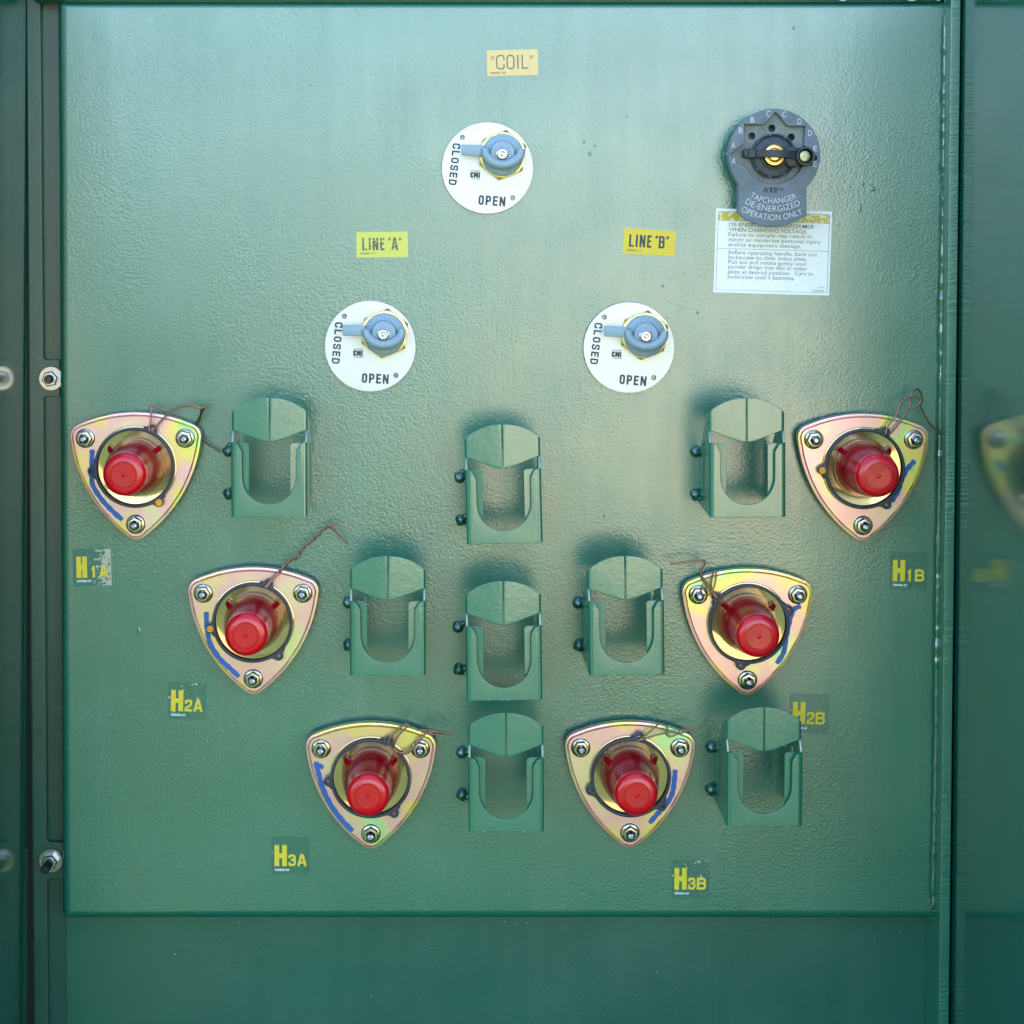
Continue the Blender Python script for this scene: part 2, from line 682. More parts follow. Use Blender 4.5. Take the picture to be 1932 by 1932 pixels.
# a low wooded rise far behind the camera: added out of view to darken the tank's reflection
bm = bmesh.new()
prev = None
for i in range(81):
    x = -150 + 2.0 * i
    hgt = (4.2 + 2.2 * noise.noise(Vector((x * 0.07, 3, 0))) + 1.2 * noise.noise(Vector((x * 0.5, 8, 0)))) * min(1.0, max(0.12, (14 - x) / 22))
    col_ = [bm.verts.new((x, -85 - q, GZ + hgt * f)) for q, f in ((0, -0.02), (1, 0.55), (5, 0.9), (14, 1.0), (40, 0.2))]
    if prev:
        for a, b_, c, d in zip(prev, prev[1:], col_, col_[1:]):
            add_face(bm, (a, b_, d, c))
    prev = col_
bmesh.ops.recalc_face_normals(bm, faces=bm.faces)
tag(obj('reflection_rise', bm, ground_mat('wooded_slope', [(0.35, (0.012, 0.032, 0.012)), (0.5, (0.022, 0.05, 0.018)), (0.68, (0.04, 0.075, 0.03))], 0.4, 3)), kind='structure')

# ------------------------------------------------------------------ tank: panned front, recessed skirt, lip, weld
tank = empty('transformer_tank', (0, 0, 0), 'green steel transformer tank front with rolled edges that carries all the fittings', 'transformer')


def quad_pts(tl, tr, br, bl, h):
    return [P(*tl, h), P(*tr, h), P(*br, h), P(*bl, h)]


def inset_ring(corners, ins, h, rc, seg=6):
    """rounded quad ring inset by ins (metres) at height h"""
    tl, tr, br, bl = corners
    c = [(tl.x + ins, tl.z - ins), (tr.x - ins, tr.z - ins), (br.x - ins, br.z + ins), (bl.x + ins, bl.z + ins)]
    r = max(rc - ins, 0.0015)
    out = []
    sg = [(1, -1, 90), (-1, -1, 0), (-1, 1, -90), (1, 1, 180)]
    for (x, z), (sx, sz, a) in zip(c, sg):
        ox, oz = x + sx * r, z + sz * r
        for k in range(seg + 1):
            # run clockwise round the outline: each corner starts at the angle of the incoming side
            ang = R({(1, -1): 180, (-1, -1): 90, (-1, 1): 0, (1, 1): -90}[(sx, sz)] - 90 * k / seg)
            out.append(V(ox + r * math.cos(ang), oz + r * math.sin(ang), h))
    return list(reversed(out))


PR = 0.0095
corners = [P(108, -2), P(1802, -2), P(1778, 1735), P(116, 1735)]
rings = [inset_ring(corners, 0.0, -0.05, 0.006), inset_ring(corners, 0.0, -PR, 0.006)]
for k in range(1, 9):
    a = math.pi / 2 * k / 8
    rings.append(inset_ring(corners, PR * (1 - math.cos(a)), -PR + PR * math.sin(a), 0.006))
bm = bmesh.new()
vr = loft(bm, rings, False, True)
wn(obj('front_panel', bm, M_PANEL, tank, ang=60))

HL = -0.034                                           # the skirt below the panel lies this far behind it
bm = bmesh.new()
a, b_ = P(60, 1600, HL), P(1760, 2250, HL)
box(bm, a.x, b_.x, b_.z, a.z, HL - 0.01, HL, bev=0.003)
for u, v in ((952, 1739), (975, 1742), (995, 1741), (450, 1741), (1650, 1772), (1698, 1760), (1240, 1835), (700, 1880), (330, 1800)):
    c = P(u, v, HL)
    r = 1.3 * S0
    loft(bm, [[V(c.x + r * q * math.cos(k * math.pi / 4), c.z + r * q * math.sin(k * math.pi / 4), HL + dh) for k in range(8)] for q, dh in ((1, -0.0003), (0.6, 0.0006), (0.2, 0.0008))], False, True, 1)
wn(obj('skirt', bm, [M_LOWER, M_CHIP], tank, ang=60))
# top lip that the hood closes on, the hood itself folded up behind it (added out of view to shade the front)
bm = bmesh.new()
z0 = P(900, 4.0, 0.002).z
box(bm, P(60, 0).x, P(1779, 0).x, z0, z0 + 0.03, -0.06, 0.008, bev=0.0055)
obj('top_lip', bm, M_WELD, tank)
bm = bmesh.new()
box(bm, P(-60, 0).x, P(1990, 0).x, z0 + 0.031, z0 + 0.50, -0.10, -0.07, bev=0.004)
obj('shade_hood', bm, M_WALL, tank)
bm = bmesh.new()
box(bm, P(-60, 0).x, P(1990, 0).x, GZ, z0 + 0.03, -0.60, -0.064, bev=0.004)
obj('tank_body', bm, M_WALL, tank)

# flaked paint along the lip
for (u, v, s) in ((1421, 5, 6), (1590, 5, 9), (1600, 12, 5), (1610, 5, 4), (1720, 4, 9), (1771, 5, 7)):
    bm = bmesh.new()
    c = P(u, v, 0.0095)
    pts = []
    for k in range(14):
        a = 2 * math.pi * k / 14
        rr_ = s * S0 * (0.65 + 0.5 * rnd.random())
        pts.append(bm.verts.new(V(c.x + rr_ * math.cos(a), max(c.z + rr_ * 0.7 * math.sin(a), z0 + 0.0005), 0.0083)))
    add_face(bm, pts)
    obj('paint_chip', bm, M_CHIP, tank)


def line_pt(p0, p1, t, h):
    return P(p0[0] + (p1[0] - p0[0]) * t, p0[1] + (p1[1] - p0[1]) * t, h)


# weld bead down the right edge of the panel
bm = bmesh.new()
pts, rad = [], []
NW = 420
for i in range(NW):
    t = i / (NW - 1)
    wob = noise.noise(Vector((0.3, t * 60, 0))) * 1.3 + noise.noise(Vector((3.3, t * 13, 0))) * 1.6
    p = line_pt((1785.5, -6), (1760.5, 1712), t, 0.0055)
    p.x += wob * S0
    pts.append(p)
    rad.append(S0 * (5.0 + 1.5 * noise.noise(Vector((9.1, t * 34, 0))) + 1.6 * noise.noise(Vector((5.1, t * 110, 0)))))
tube(bm, pts, 0, 12, radii=rad)
for k in range(9):
    c = P(1760 + rnd.uniform(-7, 5), 1708 + rnd.uniform(-9, 9), 0.0)
    lathe(bm, [(S0 * 4, -0.002), (S0 * 4.2, 0.0022), (S0 * 2.6, 0.006), (S0 * 0.8, 0.0072)], 12, c.x, c.z)
obj('weld_bead', bm, M_WELD, tank, ang=80)

# paint runs, nibs and a scuff on the panel face
bm = bmesh.new()


def blob(bm, c, r, hh, stretch=1.0, seg=10):
    rings = [[V(c.x + r * q * math.cos(2 * math.pi * i / seg), c.z + r * q * stretch * math.sin(2 * math.pi * i / seg), c2)
              for i in range(seg)] for q, c2 in ((1, -0.0004), (0.86, hh * 0.55), (0.5, hh * 0.9), (0.15, hh))]
    loft(bm, rings, False, True)


for u, v, r, st in ((262, 1190, 4.2, 2.0), (1497, 53, 2.6, 1.3), (1183, 220, 1.6, 1), (586, 160, 1.6, 1), (1140, 973, 1.8, 2.2), (1757, 84, 1.5, 1),
                    (1628, 347, 4, 1), (1646, 356, 5, 1.2), (1622, 393, 4.5, 2), (1605, 352, 2, 1), (1759, 215, 3, 0.7), (1866, 330, 2, 1),
                    (1250, 540, 2.5, 1), (1102, 268, 3, 1), (1113, 290, 3.5, 1.4), (1122, 275, 2.2, 1), (1316, 590, 3, 1), (445, 340, 1.4, 1),
                    (377, 1160, 1.8, 1), (960, 1690, 1.5, 2), (1510, 1745, 1.2, 1), (1735, 330, 2, 1), (1690, 250, 1.6, 1)):
    if u < 1800:
        blob(bm, P(u, v), r * S0, 0.0007, st)
rng = random.Random(31)
for k in range(260):
    u = rng.gauss(1480, 190) if k % 2 else rng.uniform(150, 1770)
    v = rng.gauss(330, 260) if k % 2 else rng.uniform(30, 1690)
    if 130 < u < 1765 and 25 < v < 1700:
        blob(bm, P(u, v), rng.uniform(0.7, 1.5) * S0, rng.uniform(0.0002, 0.0005), rng.uniform(0.8, 1.6), 8)
tag(obj('paint_nibs', bm, M_PANEL, tank), kind='stuff')
bm = bmesh.new()
for pts, w in ((((873, 230), (879, 216), (893, 209)), 1.5), (((893, 214), (889, 224), (884, 232)), 1.1), (((874, 234), (882, 231)), 1.1),
               (((912, 211), (916, 209)), 1.0)):
    q = [P(u, v) for u, v in pts]
    merge(bm, ribbon([(p.x, p.z) for p in q], w * S0, 0.0002))
obj('scuff_mark', bm, M_BLOB, tank)


# ------------------------------------------------------------------ right side wall and its edge strip
wallr = empty('cabinet_side_wall', P(1804, 900), 'glossy green cabinet side wall beside the weld, mirroring the upper right red-capped fitting', 'side wall')
o0 = wallr.location


def strip_quad(bm, tl, tr, br, bl, h0, h1, off, bev=0.001):
    b2 = bmesh.new()
    fr = [P(*q, h1) for q in (tl, tr, br, bl)]
    front = [b2.verts.new(p - off) for p in fr]
    back = [b2.verts.new(p - off + Vector((0, h1 - h0, 0))) for p in fr]
    b2.faces.new(front)
    b2.faces.new(list(reversed(back)))
    for i in range(4):
        b2.faces.new((front[i], back[i], back[(i + 1) % 4], front[(i + 1) % 4]))
    bmesh.ops.recalc_face_normals(b2, faces=b2.faces)
    if bev:
        bmesh.ops.bevel(b2, geom=list(b2.edges), offset=bev, segments=2, affect='EDGES', profile=0.5)
    merge(bm, b2)


bm = bmesh.new()
HS = 0.030                                            # the corner post stands this far in front of the tank
strip_quad(bm, (1795, -40), (1813.5, -40), (1786.5, 2250), (1767, 2250), -0.06, HS, o0)
wn(obj('edge_strip', bm, M_STRIP, wallr, ang=60))
bm = bmesh.new()
strip_quad(bm, (1811, -40), (1822, -40), (1795, 2250), (1784, 2250), -0.06, HS - 0.013, o0, 0)
obj('dark_gap', bm, M_GAP, wallr)  # black filler standing for the shade in the gap


def side_wall(bm, top, bot, thick, off, hmax, sgn, hm=0.0, hback=-0.06):
    """a wall standing off the tank plane through the two points measured at the plane"""
    b2 = bmesh.new()
    a, c = P(*top, hm), P(*bot, hm)
    v = []
    for h in (hback, hmax):
        for p in (a, c):
            for dx in (0, sgn * thick):
                v.append(b2.verts.new(Vector((p.x + dx, -h, p.z)) - off))
    for ids in ((0, 1, 3, 2), (4, 5, 7, 6), (0, 1, 5, 4), (2, 3, 7, 6), (0, 2, 6, 4), (1, 3, 7, 5)):
        b2.faces.new([v[i] for i in ids])
    bmesh.ops.recalc_face_normals(b2, faces=b2.faces)
    merge(bm, b2)


bm = bmesh.new()
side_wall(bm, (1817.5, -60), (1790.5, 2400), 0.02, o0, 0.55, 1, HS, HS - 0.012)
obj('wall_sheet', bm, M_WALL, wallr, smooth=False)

# ------------------------------------------------------------------ left side wall, hinge rail, bolts
walll = empty('cabinet_side_wall', P(54, 900), 'dark green cabinet side wall left of the tank with a bolted notched rail', 'side wall')
o1 = walll.location
bm = bmesh.new()
side_wall(bm, (51, -60), (52, 2400), 0.02, o1, 0.34, -1, -0.024, -0.024)
obj('wall_sheet', bm, M_WALL, walll, smooth=False)
HR = -0.021
bm = bmesh.new()
x0, x1, x2 = P(57.5, 900, HR).x - o1.x, P(83, 900, HR).x - o1.x, P(114, 900, HR).x - o1.x
zt, zb = P(60, -60, HR).z - o1.z, P(60, 2300, HR).z - o1.z


def zz(v):
    return P(60, v, HR).z - o1.z


def notch(v0, v1, r=7 * S0):
    """tab outline between two cut-outs, from top to bottom, along the rail's right side"""
    a, b = zz(v0), zz(v1)
    out = []
    for k in range(7):
        t = math.pi / 2 * k / 6
        out.append((x1 + r - r * math.cos(t), a + r - r * math.sin(t)))
    out.append((x2, a))
    out.append((x2, b))
    for k in range(7):
        t = math.pi / 2 * (1 - k / 6)
        out.append((x1 + r - r * math.cos(t), b - r + r * math.sin(t)))
    return out


outl = [(x0, zb), (x0, zt), (x1, zt)] + notch(679, 748) + notch(1590, 1659) + [(x1, zb)]
bm2 = plate([outl], HR - 0.004, HR, 0.0005)
bmesh.ops.translate(bm2, verts=bm2.verts, vec=(0, -o1.y, 0))
wn(obj('notched_rail', bm2, M_RAIL, walll, ang=50))
bm = bmesh.new()
box(bm, x0 - 0.0025, x2, zb, zt, HR - 0.03, HR - 0.008)
obj('rail_backing', bm, M_RAIL, walll)
bm = bmesh.new()
box(bm, P(-55, 900, HR).x - o1.x, x0 - 0.0027, zb, zt, HR - 0.042, HR - 0.016)
obj('dark_gap', bm, M_GAP, walll)  # black filler for the gap's shade, widened to block leaking sun


def hexpts(r, a0=0.0):
    return circ(0, 0, r, 6, a0)


for i, (u, v, stick, dz) in enumerate(((97, 714, 0.016, 0), (96.5, 1623, 0.032, 0))):
    c = P(u, v, HR) - o1
    s = S0
    bm = bmesh.new()
    lathe(bm, [(23 * s, HR + 0.0002), (23.5 * s, HR + 0.001), (22.5 * s, HR + 0.0022), (9 * s, HR + 0.0022)], 40, cap1=False)
    w = obj('washer', bm, M_STEEL, walll)
    w.location = (c.x, -o1.y, c.z)
    bm = bmesh.new()
    h0 = HR + 0.0022
    hp = hexpts(15.5 * s, 0.2 + i)
    rings = [[V(x, z, h0) for x, z in hp], [V(x, z, h0 + 0.006) for x, z in hp], [V(x * 0.86, z * 0.86, h0 + 0.0075) for x, z in hp], [V(x * 0.6, z * 0.6, h0 + 0.0076) for x, z in hp]]
    loft(bm, rings, False, True)
    nt_ = obj('nut', bm, M_STEEL, w, ang=20)
    bm = bmesh.new()
    lathe(bm, [(8.5 * s, h0), (8.5 * s, h0 + stick - 0.002), (6.5 * s, h0 + stick), (4.2 * s, h0 + stick), (3.6 * s, h0 + stick - 0.003)], 20)
    obj('stud', bm, M_DARKSTEEL, w)

# ------------------------------------------------------------------ gothic stroke lettering
def rpath(pts, closed=False):
    """polyline with rounded corners; pts: (x, z, corner radius)"""
    out = []
    n = len(pts)
    for i, (x, z, r) in enumerate(pts):
        p = Vector((x, z))
        if r <= 0 or (not closed and i in (0, n - 1)):
            out.append(p)
            continue
        a = Vector(pts[(i - 1) % n][:2]) - p
        c = Vector(pts[(i + 1) % n][:2]) - p
        r = min(r, a.length * 0.5, c.length * 0.5)
        q0, q1 = p + a.normalized() * r, p + c.normalized() * r
        for k in range(7):
            t = k / 6
            out.append(q0 * (1 - t) ** 2 * 1.0 + p * 2 * t * (1 - t) + q1 * t * t)
    res = [out[0]]
    for q in out[1:]:
        if (q - res[-1]).length > 1e-7:
            res.append(q)
    if closed and (res[0] - res[-1]).length < 1e-7:
        res.pop()
    return res


def stroke(bm, pts, t, h, closed=False):
    n = len(pts)
    L_, R_ = [], []
    for i, p in enumerate(pts):
        a = pts[i - 1] if (i > 0 or closed) else None
        c = pts[(i + 1) % n] if (i < n - 1 or closed) else None
        d0 = (p - a).normalized() if a is not None else None
        d1 = (c - p).normalized() if c is not None else None
        d0 = d0 or d1
        d1 = d1 or d0
        m_ = Vector((-(d0.y + d1.y), d0.x + d1.x))
        m_.normalize()
        k = 1 / max(0.35, m_.dot(Vector((-d0.y, d0.x))))
        L_.append(bm.verts.new(V(p.x + m_.x * t / 2 * k, p.y + m_.y * t / 2 * k, h)))
        R_.append(bm.verts.new(V(p.x - m_.x * t / 2 * k, p.y - m_.y * t / 2 * k, h)))
    for i in range(n if closed else n - 1):
        j = (i + 1) % n
        add_face(bm, (R_[i], R_[j], L_[j], L_[i]))


def gothic(ch, x0, x1, z0, z1, t, h):
    """one condensed capital or figure drawn with strokes of width t inside the box"""
    b = bmesh.new()
    ax, bx, az, bz = x0 + t / 2, x1 - t / 2, z0 + t / 2, z1 - t / 2
    w, g = bx - ax, bz - az

    def S(pts, closed=False, k=[0]):
        k[0] = (k[0] + 1) % 4
        q = [(ax + p[0] * w, az + p[1] * g, (p[2] if len(p) > 2 else 0) * w) for p in pts]
        stroke(b, rpath(q, closed), t, h + 0.00003 * k[0], closed)
    e0, e1 = -t / 2 / g, 1 + t / 2 / g          # butt ends reach the box
    f0, f1 = -t / 2 / w if w > 1e-6 else 0, 1 + t / 2 / w if w > 1e-6 else 1
    if ch == 'C':
        S([(1, .66), (1, 1, .5), (0, 1, .5), (0, 0, .5), (1, 0, .5), (1, .34)])
    elif ch == 'O':
        S([(0, 0, .5), (0, 1, .5), (1, 1, .5), (1, 0, .5)], True)
    elif ch == 'L':
        S([(0, e1), (0, 0), (f1, 0)])
    elif ch == 'S':
        S([(1, .70), (1, 1, .5), (0, 1, .5), (0, .58, .4), (1, .42, .4), (1, 0, .5), (0, 0, .5), (0, .30)])
    elif ch == 'E':
        S([(f1, 1), (0, 1), (0, 0), (f1, 0)])
        S([(0, .52), (f1 * .9, .52)])
    elif ch == 'D':
        S([(0, 0), (0, 1), (1, 1, .55), (1, 0, .55)], True)
    elif ch == 'P':
        S([(0, e0), (0, 1), (1, 1, .5), (1, .44, .5), (0, .44)])
    elif ch == 'B':
        S([(0, .5), (0, 1), (.95, 1, .45), (.95, .53, .4), (0, .53)])
        S([(0, 0), (0, .53), (1, .53, .45), (1, 0, .5)], True)
    elif ch == 'N':
        S([(0, e0), (0, e1)])
        S([(1, e0), (1, e1)])
        S([(0, e1 - .03), (1, e0 + .03)])
    elif ch == 'M':
        S([(0, e0), (0, e1)])
        S([(1, e0), (1, e1)])
        S([(0, e1 - .03), (.5, .15)])
        S([(1, e1 - .03), (.5, .15)])
    elif ch == 'I':
        add_face(b, [b.verts.new(V(x, z, h)) for x, z in ((x0, z0), (x1, z0), (x1, z1), (x0, z1))])
    elif ch == 'A':
        S([(0, e0), (.44, e1)])
        S([(.56, e1), (1, e0)])
        S([(.2, .27), (.8, .27)])
    elif ch == 'H':
        S([(0, e0), (0, e1)])
        S([(1, e0), (1, e1)])
        S([(0, .5), (1, .5)])
    elif ch == '1':
        S([(.62, e0), (.62, e1)])
        S([(.05, .78), (.62, .86)])
    elif ch == '2':
        S([(0, .68), (0, 1, .5), (1, 1, .5), (1, .6, .4), (0, .16, .3), (0, 0), (f1, 0)])
    elif ch == '3':
        S([(0, .72), (0, 1, .5), (.95, 1, .5), (.95, .53, .4), (.3, .53)])
        S([(.3, .53), (1, .53, .4), (1, 0, .5), (0, 0, .5), (0, .28)])
    elif ch in '"':
        S([(0, e0), (0, e1)])
        S([(1, e0), (1, e1)])
    elif ch == '\u201c':
        S([(.30, e1), (0, .45), (.05, e0)])
        S([(1.1, e1), (.8, .45), (.85, e0)])
    elif ch == '\u201d':
        S([(.2, e1), (.25, .5), (-.05, e0)])
        S([(1, e1), (1.05, .5), (.75, e0)])
    return b


def gothic_word(s, x0, x1, z0, z1, t, h, gap=0.34, rot=0.0):
    """a word in condensed gothic that fills the box, then turned about its centre"""
    wd = {'I': 0.42, 'M': 1.35, 'N': 1.1, 'L': 0.9, 'E': 0.92}
    ws = [wd.get(c, 1.0) for c in s]
    unit = (x1 - x0) / (sum(ws) + gap * (len(s) - 1))
    bm = bmesh.new()
    x = x0
    for c, q in zip(s, ws):
        merge(bm, gothic(c, x, x + q * unit, z0, z1, t, h))
        x += (q + gap) * unit
    cx, cz = (x0 + x1) / 2, (z0 + z1) / 2
    cr, sr = math.cos(rot), math.sin(rot)
    for v in bm.verts:
        a, b_ = v.co.x - cx, v.co.z - cz
        v.co.x, v.co.z = cx + cr * a - sr * b_, cz + sr * a + cr * b_
    return bm


# ------------------------------------------------------------------ flat stickers


def frame_of(cs, h=0.0):
    """centre, roll and size of a flat rectangle measured by its corners tl, tr, br, bl"""
    q = [P(u, v, h) for u, v in cs]
    c = (q[0] + q[1] + q[2] + q[3]) / 4
    ex = (q[1] - q[0]) + (q[2] - q[3])
    roll = -math.atan2(ex.z, ex.x)
    w = ((q[1] - q[0]).length + (q[2] - q[3]).length) / 2
    hh = ((q[0] - q[3]).length + (q[1] - q[2]).length) / 2
    return c, roll, w, hh


def sheet(w, hh, th=0.00035, rc=0.0006):
    pts = []
    for sx, sz, a in ((1, 1, 0), (-1, 1, 90), (-1, -1, 180), (1, -1, 270)):
        for k in range(4):
            t = R(a + 30 * k)
            pts.append((sx * (w / 2 - rc) + rc * math.cos(t), sz * (hh / 2 - rc) + rc * math.sin(t)))
    return plate([pts], 0.00005, th)


def word_sticker(cs, mat, label, parts, small, tmat, small_mat):
    c, roll, w, hh = frame_of(cs)
    e = empty('terminal_sticker', c, label, 'sticker', 'yellow word stickers on the tank', roll)
    obj('sticker_sheet', sheet(w, hh), mat, e, smooth=False)
    bm = bmesh.new()
    for s, x0, x1, z0, z1, bold in parts:            # fractions of the sheet, origin bottom left
        merge(bm, gothic(s, (x0 - .5) * w, (x1 - .5) * w, (z0 - .5) * hh, (z1 - .5) * hh, bold * w, 0.0005))
    obj('lettering', bm, tmat, e, smooth=False)
    bm = text_bm(small[0], 0.0005, (small[1] - .5) * w, (small[2] - .5) * w, (small[3] - .5) * hh, (small[4] - .5) * hh, 0.01)
    obj('part_number', bm, small_mat, e, smooth=False)
    return e


M_COILTXT = simple('grey_brown_print', (0.16, 0.15, 0.11), 0.6)
word_sticker(((918, 95), (1014, 93), (1016, 141.5), (919.5, 144)), M_PALEY, 'pale yellow sticker reading COIL at the top of the tank', [
    ('"', .085, .14, .64, .78, 0.014), ('C', .18, .345, .25, .81, 0.024), ('O', .385, .54, .25, .81, 0.024), ('I', .593, .618, .26, .80, 0.024),
    ('L', .68, .81, .26, .80, 0.024), ('"', .845, .90, .64, .78, 0.014)],
    ('300008-120', .06, .36, .08, .16), M_COILTXT, M_COILTXT)
word_sticker(((672, 438), (769, 437), (770, 485), (673, 486)), M_YGREEN, 'greenish yellow sticker with speckled letters reading LINE "A"', [
    ('L', .1121, .205, .28, .77, 0.037), ('I', .240, .278, .28, .77, 0.037), ('N', .315, .425, .28, .77, 0.037), ('E', .460, .545, .28, .77, 0.037),
    ('\u201c', .615, .665, .655, .775, 0.020), ('A', .68, .81, .28, .77, 0.037), ('\u201d', .825, .875, .655, .775, 0.020)],
    ('300008-114', .065, .36, .12, .20), M_WORNDARK, M_COILTXT)
word_sticker(((1177, 430), (1275, 436), (1272, 483.5), (1175, 478)), M_YELLOW, 'bright yellow tilted sticker reading LINE "B"', [
    ('L', .112, .205, .28, .77, 0.037), ('I', .240, .278, .28, .77, 0.037), ('N', .315, .425, .28, .77, 0.037), ('E', .460, .545, .28, .77, 0.037),
    ('\u201c', .615, .665, .655, .775, 0.020), ('B', .685, .80, .28, .77, 0.037), ('\u201d', .825, .875, .655, .775, 0.020)],
    ('300008-115', .065, .36, .10, .18), M_DGREY, M_COILTXT)


M_FILMEDGE = simple('film_edge_highlight', (0.06, 0.17, 0.125), 0.3)


def h_sticker(cs, digit, letter, label, mat, num, hb=(0.075, .40, .23, .80)):
    c, roll, w, hh = frame_of(cs)
    e = empty('terminal_marker', c, label, 'sticker', 'clear terminal number stickers', roll)
    fb = bmesh.new()
    fb.faces.new([fb.verts.new(V(x * w / 2, z * hh / 2, 0.00035)) for x, z in ((-1, -1), (1, -1), (1, 1), (-1, 1))])
    obj('clear_film', fb, mat, e, smooth=False)
    bm = bmesh.new()
    t_ = 0.55 * S0
    for x0, x1, z0, z1 in ((-w / 2, w / 2, hh / 2 - t_, hh / 2), (-w / 2, -w / 2 + t_, -hh / 2, hh / 2 - t_), (w / 2 - t_, w / 2, -hh / 2, hh / 2 - t_)):
        add_face(bm, [bm.verts.new(V(x, z, 0.00045)) for x, z in ((x0, z0), (x1, z0), (x1, z1), (x0, z1))])
    obj('film_edge', bm, M_FILMEDGE, e, smooth=False)  # thin pale strips paint a highlight along the film's edge
    bm = bmesh.new()

    def fit(s, x0, x1, z0, z1, t):
        merge(bm, gothic(s, (x0 - .5) * w, (x1 - .5) * w, (z0 - .5) * hh, (z1 - .5) * hh, t * w, 0.0005))
    fit('H', *hb, 0.125)
    z0, z1 = hb[2], hb[2] + .32
    fit(digit, .44, .60 if digit == '1' else .64, z0, z1, 0.062)
    fit(letter, .67, .92, z0, z1, 0.062)
    obj('lettering', bm, M_YTEXT, e, smooth=False)
    bm = text_bm(num, 0.0005, -.42 * w, -.04 * w, (.10 - .5) * hh, (.16 - .5) * hh, 0.03)
    obj('part_number', bm, M_WHITEINK, e, smooth=False)


h_sticker(((138, 1036), (210, 1035), (211, 1104), (139, 1106)), '1', 'A', 'worn sticker reading H1A with its right half flaked pale', M_FILMWORN, '300008-59', (.08, .36, .22, .80))
h_sticker(((318, 1287), (389, 1289), (388, 1359), (317, 1357)), '2', 'A', 'clear sticker reading H2A with a few pale flaked spots', M_FILMSPOT, '300008-59')
h_sticker(((513, 1580), (585, 1580), (584, 1650), (512, 1650)), '3', 'A', 'clear sticker reading H3A near the bottom left of the tank', M_FILM, '300008-59')
h_sticker(((1680, 1042), (1750, 1042), (1749, 1114), (1678, 1112)), '1', 'B', 'clear sticker reading H1B by the right weld', M_FILM, '300008-60')
h_sticker(((1490, 1309), (1563, 1311), (1562, 1384), (1490, 1382)), '2', 'B', 'clear sticker reading H2B partly hidden behind a green bracket', M_FILM, '300008-60')
h_sticker(((1267, 1623), (1338, 1623), (1338, 1695), (1267, 1694)), '3', 'B', 'clear sticker reading H3B at the bottom right of the tank', M_FILMSPOT, '300008-60')

# ------------------------------------------------------------------ warning placard under the tap changer
cs = ((1352.5, 393), (1570, 399.5), (1564, 557.5), (1344.5, 551.5))
c, roll, w, hh = frame_of(cs)
pl = empty('warning_placard', c, 'white warning sign with small print below the tap changer', 'sign', None, roll)
obj('sign_sheet', sheet(w, hh), M_PLACARD, pl, smooth=False)
bm = bmesh.new()


def prect(bm, x0, x1, z0, z1, h=0.0005):
    add_face(bm, [bm.verts.new(V((x - .5) * w, (z - .5) * hh, h)) for x, z in ((x0, z0), (x1, z0), (x1, z1), (x0, z1))])


prect(bm, .022, .978, .862, .962)
obj('yellow_band', bm, M_WORNY, pl, smooth=False)
bm = bmesh.new()
for a in ((.018, .022, .03, .966), (.978, .982, .03, .966), (.022, .978, .03, .0335), (.022, .978, .9625, .966), (.022, .978, .858, .862), (.022, .978, .523, .5275)):
    prect(bm, *a)
obj('border_lines', bm, M_MGREY, pl, smooth=False)
lines = [('DE-ENERGIZE TRANSFORMER', .115, .85, .79), ('WHEN CHANGING VOLTAGE.', .115, .79, .73), ('Failure to comply may result in', .115, .83, .672),
         ('minor or moderate personal injury', .115, .91, .612), ('and/or equipment damage.', .115, .745, .553)]
lines2 = [('Before operating handle, back out', .12, .885, .46), ('lockscrew to clear index plate.', .12, .80, .402), ('Pull out and rotate gently until', .12, .79, .345),
          ('pointer drops into slot in index', .12, .80, .289), ('plate at desired position.  Turn in', .12, .85, .228), ('lockscrew until it bottoms.', .12, .70, .170)]
for part, ls in (('warning_text', lines), ('instruction_text', lines2)):
    bm = bmesh.new()
    for s, x0, x1, zb_ in ls:
        low = any(ch in 'gpqyjf,/' for ch in s) and not s.isupper()
        z0_, z1_ = zb_ - (0.014 if low else 0), zb_ + 0.047
        merge(bm, text_bm(s, 0.0005, (x0 - .5) * w, (x1 - .5) * w, (z0_ - .5) * hh, (z1_ - .5) * hh, 0.004 if s.isupper() else 0.0))
    obj(part, bm, M_WORNPRINT, pl, smooth=False)
bm = bmesh.new()
for s, x0, x1, z0_, z1_ in (('TC-P', .90, .95, .085, .10), ('1137946B02', .845, .955, .045, .062)):
    merge(bm, text_bm(s, 0.0005, (x0 - .5) * w, (x1 - .5) * w, (z0_ - .5) * hh, (z1_ - .5) * hh, 0.02))
obj('form_number', bm, M_MGREY, pl, smooth=False)

# ------------------------------------------------------------------ switch discs


